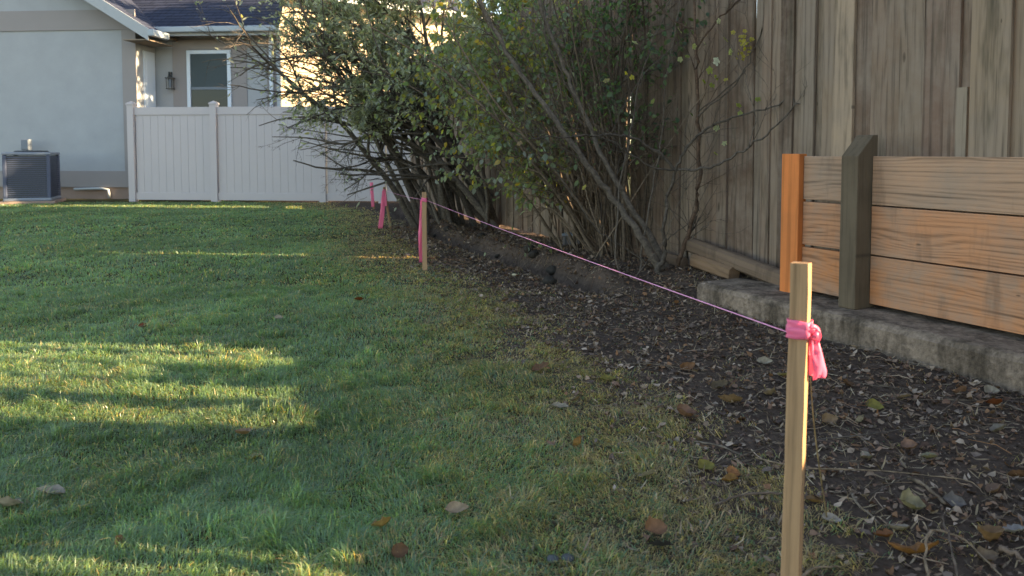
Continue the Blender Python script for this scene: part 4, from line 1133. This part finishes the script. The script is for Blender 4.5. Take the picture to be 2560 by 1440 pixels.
# bow on the nearest stake
def on_stake(a, b, z):
    a = np.array(a); b = np.array(b); t = (z - a[2]) / (b[2] - a[2]); return a + (b - a) * t
zk = .583
ck = on_stake(s1b, s1t, zk)
tp = empty('pink_tape_bow', tuple(ck)); tag(tp, 'pink flagging tape knotted round the nearest stake', 'tape')
ang0 = math.radians(-33)
for lay, (zz, wd_, rad_, tl) in enumerate(((.010, .028, .0290, .18), (-.004, .026, .0300, -.10))):
    pts = []; sd = []
    for k in range(33):
        a = 2 * PI * k / 32
        cx_, cy_ = math.cos(a), math.sin(a); pw_ = (abs(cx_) ** 6 + abs(cy_) ** 6) ** (-1 / 6.0)
        x_, y_ = cx_ * pw_ * rad_ * .80, cy_ * pw_ * rad_ * .80
        X_ = x_ * math.cos(ang0) - y_ * math.sin(ang0); Y_ = x_ * math.sin(ang0) + y_ * math.cos(ang0)
        pts.append(ck + np.array([X_, Y_, zz - tl * x_ * .9])); sd.append((tl * .35, 0, 1))
    o = ribbon('wrap', pts, [wd_, wd_ * .9, wd_ * .55, wd_, wd_], np.array(sd), None, .0016, seed=lay)
    o.parent = tp; o.matrix_parent_inverse = Matrix.Translation(tp.location).inverted()
kp = ck + np.array([.0215, -.012, -.002])
mb = MB(); th = np.linspace(0, 2 * PI, 30)
kn = np.stack([kp[0] + .008 * np.cos(th) + .003 * np.sin(3 * th), kp[1] - .006 + .007 * np.sin(2 * th), kp[2] + .012 * np.sin(th)], 1)
mb.tube(kn, .0062, 8); o = mb.build('knot', M['tape'], tp, world=True, smooth=True)
loop = kp + np.array([[0, 0, .004], [.006, -.004, .010], [.015, -.004, .004], [.019, 0, -.010], [.014, .002, -.024], [.006, .001, -.018], [.002, 0, -.006]])
lp, _ = smooth_path(loop, np.ones(7), 6)
o = ribbon('loop', lp, [.010, .016, .018, .016, .010], np.array([.25, .9, .3]) / 1.0, None, .001, seed=3); o.parent = tp; o.matrix_parent_inverse = Matrix.Translation(tp.location).inverted()
for (pts, wds, sd, seed) in (([(0, 0, 0), (.006, -.003, -.025), (.013, -.004, -.055), (.020, -.001, -.088), (.018, .003, -.104)], [.008, .020, .030, .034, .032], (.94, .25, .12), 5), ([(0, .002, 0), (.003, .002, -.03), (.006, .004, -.06), (.012, .006, -.098)], [.008, .016, .022, .024], (.8, -.5, .1), 6)):
    pp, _ = smooth_path(kp + np.array(pts), np.ones(len(pts)), 6)
    o = ribbon('tail', pp, wds, np.array(sd), None, .0028, seed=seed); o.parent = tp; o.matrix_parent_inverse = Matrix.Translation(tp.location).inverted()

def far_tape(name, label, wrap_at, wrap_w, streams, seed):
    e = empty(name, tuple(wrap_at)); tag(e, label, 'tape')
    if wrap_w:
        pts = []
        for k in range(25):
            a = 2 * PI * k / 24; cx_, cy_ = math.cos(a), math.sin(a); pw_ = (abs(cx_) ** 6 + abs(cy_) ** 6) ** (-1 / 6.0)
            pts.append(wrap_at + np.array([cx_ * pw_ * wrap_w, cy_ * pw_ * wrap_w, .004 * math.sin(2 * a)]))
        o = ribbon('wrap', pts, [.03], np.array([0, 0, 1.0]), None, .001, seed=seed); o.parent = e; o.matrix_parent_inverse = Matrix.Translation(e.location).inverted()
    for pts, wds, sd in streams:
        pp, _ = smooth_path(np.array(pts), np.ones(len(pts)), 6)
        o = ribbon('tail', pp, wds, np.array(sd, float), None, .003, seed=seed); o.parent = e; o.matrix_parent_inverse = Matrix.Translation(e.location).inverted()
    return e
w2 = on_stake(s2b, s2t, float(P(1060, 499, 6.1)[2]))
q0 = w2 + np.array([-.021, -.022, 0])
far_tape('pink_tape_streamer', 'pink tape tied below the top of the middle stake', w2, .0225, [([q0, P(1055, 545, 6.07), P(1052, 585, 6.05), P(1052, 625, 6.06), P(1052.5, 656, 6.07)], [.02, .045, .04, .034, .032], (.93, .35, 0))], 7)
w3 = on_stake(s3b, s3t, float(P(960, 476, 9.2)[2]))
far_tape('pink_tape_streamer', 'wide pink tape streamer falling from the thin leaning stake', w3, .017, [([w3 + np.array([-.01, -.02, 0]), P(958, 500, 9.13), P(956, 530, 9.1), P(951, 571, 9.08)], [.025, .05, .055, .06], (.95, .3, 0)), ([w3 + np.array([.01, -.02, 0]), P(963, 495, 9.14), P(965, 515, 9.12)], [.02, .035, .025], (.95, -.2, 0))], 8)
w4 = on_stake(s4b, s4t, float(P(929, 459, 12.3)[2]))
far_tape('pink_tape_streamer', 'narrow pink tape covering the farthest stake', w4, .022, [([w4 + np.array([0, -.03, .02]), P(930, 480, 12.25), P(931.5, 500, 12.24), P(932, 517, 12.24)], [.05, .055, .05, .05], (1, 0, 0))], 9)
# string
def line(name, a, b, sag, rad, label):
    a = np.array(a); b = np.array(b); t = np.linspace(0, 1, 25)[:, None]
    pts = a + (b - a) * t; pts[:, 2] -= sag * 4 * (t * (1 - t))[:, 0]
    mb = MB(); mb.tube(pts, rad, 6); o = mb.build(name, M['string'], None, smooth=True); tag(o, label, 'string'); return o
line('string_line', ck + np.array([-.019, -.012, -.007]), w2 + np.array([.02, -.01, -.004]), .008, .0011, 'taut pink string from the nearest stake to the middle stake')
line('string_line', w2 + np.array([-.02, .01, .0]), w3 + np.array([.01, 0, .0]), .01, .0011, 'faint pink string running from the middle stake to the leaning stake')

# ------------------------------------------------------------------ utility box at the shrub
ub = empty('utility_box', tuple(G(1432, 632)), math.radians(-18)); tag(ub, 'small grey plastic utility box at the foot of the leafy shrub', 'box')
for (nm, c_, d_, mt) in (('body', (0, 0, .085), (.17, .13, .17), 'box'), ('lid', (0, 0, .178), (.185, .145, .022), 'boxgrey'), ('slot', (-.055, -.0665, .10), (.012, .006, .12), 'dark')):
    mb = MB(); mb.box((0, 0, 0), d_); o = mb.build(nm, M[mt], ub, bevel=.006 if nm != 'slot' else 0); o.location = c_

# ------------------------------------------------------------------ fallen leaves one can count
def oval_leaf(name, size, ar, col, curl, seed, lobed=False, fold=.2):
    q = np.random.default_rng(seed); nu, nv = 9, 5; V = []; C = []
    for i in range(nu):
        u = i / (nu - 1)
        wdt = (math.sin(PI * u ** .8) ** .75 if 0 < u < 1 else 0) * ar * .5 * (1 + (.16 * math.cos(u * 17) if lobed else 0) + q.normal(0, .06)) + .012
        for j in range(nv):
            v = j / (nv - 1) * 2 - 1
            x = (u - .5) * size; y = v * wdt * size
            z = curl * size * (4 * (u - .5) ** 2 * .35 + .55 * v * v * wdt * 2) + abs(v) * fold * wdt * size + q.normal(0, .022) * size
            V.append((x, y, z)); C.append(np.array(col) * (q.uniform(.8, 1.15) if j != nv // 2 else 1.25))
    T = []
    for i in range(nu - 1):
        for j in range(nv - 1):
            a = i * nv + j; T += [(a, a + 1, a + nv + 1), (a, a + nv + 1, a + nv)]
    return tri_mesh(name, np.array(V), np.array(T), np.array(C), smooth=True)
tan = (.36, .27, .18); palg = (.42, .42, .36); wht = (.46, .47, .46); ylg = (.26, .26, .07); amb = (.36, .20, .05); brn = (.20, .12, .07); org = (.46, .23, .10); pnk = (.34, .22, .17); rust = (.24, .085, .035); gry = (.20, .20, .21); slate = (.055, .06, .07)
FL = [  # x, y, length px, aspect, colour, curl, label
    (605, 1080, 46, .5, tan, .35, 'tan curled leaf just below the lowest sunlit stripe on the lawn'),
    (635, 1138, 42, .55, (.40, .38, .17), .15, 'pale yellow green oval leaf on the lawn below the tan curled leaf'),
    (125, 1228, 62, .5, wht, .2, 'whitish grey leaf on the lawn near the left edge'),
    (18, 1258, 70, .6, wht, .2, 'largest whitish leaf, cut by the left edge of the picture'),
    (665, 1286, 36, .5, wht, .3, 'small whitish leaf half sunk in the lawn'),
    (290, 1355, 40, .55, (.36, .26, .20), .5, 'pinkish tan leaf standing on edge in the lawn'),
    (955, 1313, 48, .55, (.42, .32, .15), .5, 'folded yellow tan leaf on the lawn, left of the cream leaf'),
    (1000, 1376, 44, .55, brn, .25, 'brown oval leaf at the bottom of the lawn'),
    (1143, 1272, 56, .5, (.48, .40, .29), .3, 'cream pointed leaf lying on the thinning grass'),
    (1400, 1015, 42, .42, palg, .3, 'pale greenish white leaf on the dry grass'),
    (1440, 998, 26, .6, (.26, .22, .17), .3, 'small grey tan leaf right beside the pale greenish leaf'),
    (1450, 1106, 32, .6, (.48, .31, .14), .6, 'small orange tan leaf standing upright in dry grass'),
    (1618, 1187, 46, .6, (.40, .40, .36), .15, 'pale grey leaf on dry grass left of the yellow green leaf'),
    (1765, 1172, 46, .6, ylg, .2, 'yellow green leaf on the dry grass beside the near stake'),
    (1825, 1204, 38, .7, amb, .25, 'amber leaf on dry grass next to the near stake'),
    (1638, 1322, 62, .55, (.34, .20, .12), .3, 'large curled orange brown leaf on the dry grass'),
    (1648, 1362, 60, .5, slate, .1, 'flat slate dark leaf under the large orange brown leaf'),
    (897, 752, 22, .6, rust, .3, 'small reddish brown leaf on the middle of the lawn'),
    (357, 817, 20, .6, rust, .3, 'small dark red leaf above the sunlit stripes'),
    (697, 798, 22, .5, palg, .3, 'tiny pale leaf on the shaded lawn above the stripes'),
    (1520, 945, 42, .4, ylg, .2, 'yellow green leaf lying where grass meets soil'),
    (1352, 915, 44, .4, brn, .25, 'long brown leaf on the dry grass left of the soil'),
    (1718, 915, 42, .4, (.30, .17, .09), .4, 'reddish brown folded leaf on the dark soil'),
    (1912, 908, 36, .4, palg, .3, 'pale narrow leaf on soil left of the near stake'),
    (1957, 937, 28, .8, (.40, .38, .20), .2, 'pale yellow round leaf touching the near stake'),
    (1800, 970, 48, .45, (.17, .14, .09), .3, 'dull brown leaf on a bump of dark soil'),
    (1826, 1003, 56, .6, tan, .35, 'broad tan leaf, lobed and torn, left of the near stake'),
    (1925, 983, 32, .6, (.40, .33, .24), .5, 'small cream leaf with raised edges by the near stake'),
    (1712, 1040, 50, .5, pnk, .7, 'rolled pinkish tan leaf on the dark soil'),
    (1832, 1187, 34, .6, org, .3, 'orange leaf beside a forked twig left of the near stake'),
    (2257, 999, 40, .55, (.42, .35, .28), .15, 'pale tan leaf on soil in front of the kerb'),
    (2186, 1020, 40, .55, ylg, .3, 'yellow green leaf on the dark soil right of the near stake'),
    (2072, 1058, 42, .5, tan, .5, 'curled tan leaf close to the right of the near stake'),
    (2152, 1058, 32, .5, palg, .5, 'small upright pale leaf on soil right of the near stake'),
    (2487, 1016, 36, .7, rust, .4, 'rust red leaf on soil near the kerb at the right'),
    (2498, 1085, 44, .6, (.30, .29, .26), .3, 'grey leaf on soil near the right edge'),
    (2275, 1120, 38, .6, pnk, .5, 'pinkish brown cupped leaf on the dark soil'),
    (2165, 1146, 30, .7, palg, .4, 'small pale rounded leaf on the dark soil'),
    (2322, 1152, 38, .6, (.34, .35, .25), .3, 'pale greenish leaf on the dark soil'),
    (2275, 1268, 60, .6, (.40, .40, .27), .6, 'beige green curled leaf standing proud on the soil'),
    (2247, 1321, 52, .35, (.48, .46, .40), .4, 'whitish narrow leaf below the beige green leaf'),
    (2078, 1300, 48, .4, wht, .3, 'whitish leaf on soil beside the foot of the near stake'),
    (2290, 1378, 110, .24, (.42, .23, .10), .5, 'long orange curled leaf at the bottom of the soil bed'),
    (2475, 1350, 100, .3, (.38, .26, .15), .6, 'long rolled tan leaf at the bottom right'),
    (2535, 1326, 60, .4, (.40, .42, .44), .3, 'blue grey leaf at the right edge of the soil bed'),
    (2210, 1338, 44, .5, (.30, .14, .06), .4, 'rust brown leaf behind the long orange leaf'),
    (2487, 1226, 50, .5, (.30, .21, .16), .4, 'brown leaf with pale rim on soil at the right'),
    (2545, 1194, 44, .5, brn, .4, 'dark brown leaf cut by the right edge of the picture'),
    (2385, 1257, 50, .5, gry, .3, 'dull blue grey leaf on the dark soil'),
    (2036, 1256, 44, .5, (.34, .23, .12), .3, 'tan brown leaf just right of the near stake'),
    (2465, 1390, 56, .5, (.26, .21, .16), .5, 'crumpled brown leaf in the bottom right corner'),
    (2120, 960, 34, .45, brn, .4, 'small brown leaf on soil behind the near stake'),
    (2480, 975, 34, .7, (.42, .40, .33), .3, 'pale leaf resting against the foot of the kerb'),
    (2400, 982, 40, .6, pnk, .3, 'pinkish leaf on soil in front of the kerb'),
]
rf = np.random.default_rng(41)
for k, (x, y, lp_, ar, c, curl, lab) in enumerate(FL):
    g0 = G(x, y); dist = g0[1]; size = lp_ / F * dist * 1.08
    d_ = float(bed_d(g0[0], g0[1])); lift = .018 if d_ < -.1 else .010
    g0 = G(x, y, lift)
    o = link('fallen_leaf', oval_leaf('fallen_leaf', size, ar * 1.35, tuple(np.array(c) * np.array([.60, .50, .44])), curl * 1.3, 100 + k, lobed=k % 3 == 0), M['fallen'])
    o.location = (g0[0], g0[1], float(gh(g0[0], g0[1])) + lift)
    up = 'upright' in lab or 'on edge' in lab
    o.rotation_euler = (rf.normal(0, .2) + .35, rf.normal(0, .2) + (1.0 if up else 0), rf.uniform(-.5, .5) + (0 if rf.uniform() < .5 else PI))
    tag(o, lab, 'leaf', 'fallen leaves')
# pebbles
for k, (x, y, sz, lab) in enumerate(((1382, 1392, .032, 'left of the two dark pebbles in the bottom grass'), (1420, 1390, .034, 'right of the two dark pebbles in the bottom grass'), (1286, 686, .05, 'pale yellowish stone lying in front of the dug furrow'), (1020, 635, .06, 'pinkish stone at the lawn edge left of the middle stake'))):
    bm = bmesh.new(); bmesh.ops.create_icosphere(bm, subdivisions=2, radius=sz / 2)
    for v in bm.verts: v.co *= 1 + .25 * (float(fbm(v.co.x * 60 + k, v.co.y * 60 + v.co.z * 40, k, 2)) - .5); v.co.z *= .4
    me = bpy.data.meshes.new('pebble'); bm.to_mesh(me); bm.free(); me.shade_smooth()
    g0 = G(x, y, .012)
    o = link('pebble', me, M['stone'] if k < 2 else plain('pale_stone', (.40, .34, .22) if k == 2 else (.40, .24, .18), .85, .2))
    o.location = (g0[0], g0[1], float(gh(g0[0], g0[1])) + .010); tag(o, lab, 'pebble')
# soil clods along the dug furrow
rcl = np.random.default_rng(13)
for k in range(16):
    Yc = 5.3 + k * .34 + rcl.uniform(-.1, .1); Xc = float(np.interp(Yc, TR_Y, TR_X)) + rcl.normal(.10, .10); sz = rcl.uniform(.05, .11)
    bm = bmesh.new(); bmesh.ops.create_icosphere(bm, subdivisions=3, radius=sz / 2)
    for v in bm.verts: v.co *= 1 + .7 * (float(fbm(v.co.x * 45 + k * 3, v.co.y * 45 + v.co.z * 45, k, 3)) - .5); v.co.z *= .75
    me = bpy.data.meshes.new('soil_clod'); bm.to_mesh(me); bm.free(); me.shade_smooth()
    o = link('soil_clod', me, M['clod']); o.location = (Xc, Yc, float(gh(Xc, Yc)) + sz * .18)
    tag(o, 'dark soil clod along the dug furrow in front of the shrubs', 'soil clod', 'soil clods along the furrow')

# ------------------------------------------------------------------ sticks and twigs one can count
TW = [
    ([(1890, 1150), (2010, 1183), (2200, 1187), (2330, 1200), (2420, 1215), (2460, 1236)], .0032, (.30, .235, .17), 'long pale curved stem lying across the soil behind the near stake'),
    ([(2135, 952), (2180, 970), (2230, 973), (2285, 974)], .0025, (.20, .17, .145), 'thin grey twig on soil right of the pink bow'),
    ([(2030, 1097), (2150, 1092), (2280, 1074), (2385, 1054)], .0030, (.15, .13, .115), 'long dark twig sloping up to the right across the soil'),
    ([(2318, 1440), (2313, 1395), (2335, 1376), (2400, 1378), (2450, 1388), (2505, 1440)], .0042, (.30, .24, .18), 'pale arched root loop at the bottom of the soil bed'),
    ([(2395, 1440), (2372, 1385), (2355, 1342), (2382, 1300)], .0034, (.17, .14, .12), 'dark bent twig crossing the arched root'),
    ([(2272, 1198), (2320, 1228), (2362, 1262)], .0075, (.22, .175, .135), 'short thick stick lying just below the long pale stem'),
    ([(2497, 1370), (2530, 1388), (2575, 1410)], .0085, (.25, .19, .15), 'thick broken stick in the bottom right corner'),
    ([(2000, 1438), (2045, 1420), (2112, 1408)], .0042, (.27, .215, .155), 'pale stick at the foot of the near stake'),
    ([(2270, 996), (2380, 1001), (2478, 1000)], .0026, (.25, .205, .16), 'straight pale stem on soil parallel to the kerb'),
    ([(2330, 1042), (2370, 1022), (2400, 992)], .0045, (.19, .155, .13), 'short dark stick pointing towards the kerb'),
    ([(1788, 1262), (1870, 1246), (1958, 1236)], .0050, (.19, .155, .13), 'grey stick lying in the dry grass left of the near stake'),
    ([(1740, 1105), (1800, 1124), (1855, 1142)], .0045, (.20, .175, .15), 'grey twig at the grass edge above the yellow green leaf'),
    ([(1550, 905), (1650, 914), (1765, 932)], .0026, (.25, .21, .165), 'thin pale stem across the soil in front of the bare shrub'),
    ([(2128, 1236), (2145, 1272), (2200, 1308)], .0042, (.24, .205, .17), 'bent pale stick right of the near stake'),
    ([(1775, 1170), (1880, 1142), (1960, 1098)], .0026, (.17, .145, .12), 'dark forked twig left of the near stake'),
    ([(2060, 1055), (2130, 1088), (2180, 1118)], .0024, (.22, .185, .15), 'thin twig slanting down right of the near stake'),
    ([(2480, 1000), (2520, 1018), (2575, 1035)], .0030, (.24, .21, .18), 'pale twig running off the right edge below the kerb'),
    ([(1500, 870), (1580, 846), (1660, 842)], .0030, (.09, .085, .08), 'dark twig lying on soil beyond the dry grass'),
    ([(2170, 1240), (2260, 1205), (2320, 1192)], .0020, (.15, .13, .11), 'fine dark twig crossing the long pale stem'),
]
for k, (pts, rad, c, lab) in enumerate(TW):
    w_ = []
    for i_, (x, y) in enumerate(pts):
        q_ = G(x, y, .012); q_[2] = float(gh(q_[0], q_[1])) + .008 + rad + (.01 if 0 < i_ < len(pts) - 1 else 0)
        w_.append(q_)
    if 'arched' in lab: w_[1][2] += .03; w_[2][2] += .045; w_[3][2] += .03
    c = tuple(np.array(c) * np.array([.82, .74, .68])); rad *= .8
    pp, rr = smooth_path(w_, np.linspace(rad, rad * .6, len(w_)), 5)
    pp[1:-1] += np.random.default_rng(k).normal(0, rad * .35, pp[1:-1].shape)
    rr = rr * (1 + .18 * np.random.default_rng(k + 50).normal(0, 1, len(rr)))
    mb = MB(); mb.tube(pp, rr, 7); me = mb.mesh('twig', smooth=True)
    a = me.color_attributes.new('col', 'FLOAT_COLOR', 'POINT'); cc = np.ones((len(me.vertices), 4), np.float32); cc[:, :3] = c; a.data.foreach_set('color', cc.ravel())
    tag(link('twig', me, M['bark']), lab, 'twig', 'twigs on the soil bed')
# dry stalk leaning on the near stake
w_ = [P(2026, 945, 1.62), P(2034, 1050, 1.66), P(2047, 1160, 1.72), G(2068, 1300)]
pp, rr = smooth_path(w_, [.0012, .0016, .0018, .002], 6); mb = MB(); mb.tube(pp, rr, 6); me = mb.mesh('dry_stalk', smooth=True)
a = me.color_attributes.new('col', 'FLOAT_COLOR', 'POINT'); cc = np.ones((len(me.vertices), 4), np.float32); cc[:, :3] = (.34, .24, .12); a.data.foreach_set('color', cc.ravel())
tag(link('dry_stalk', me, M['bark']), 'thin dry stalk leaning against the nearest stake', 'stalk')
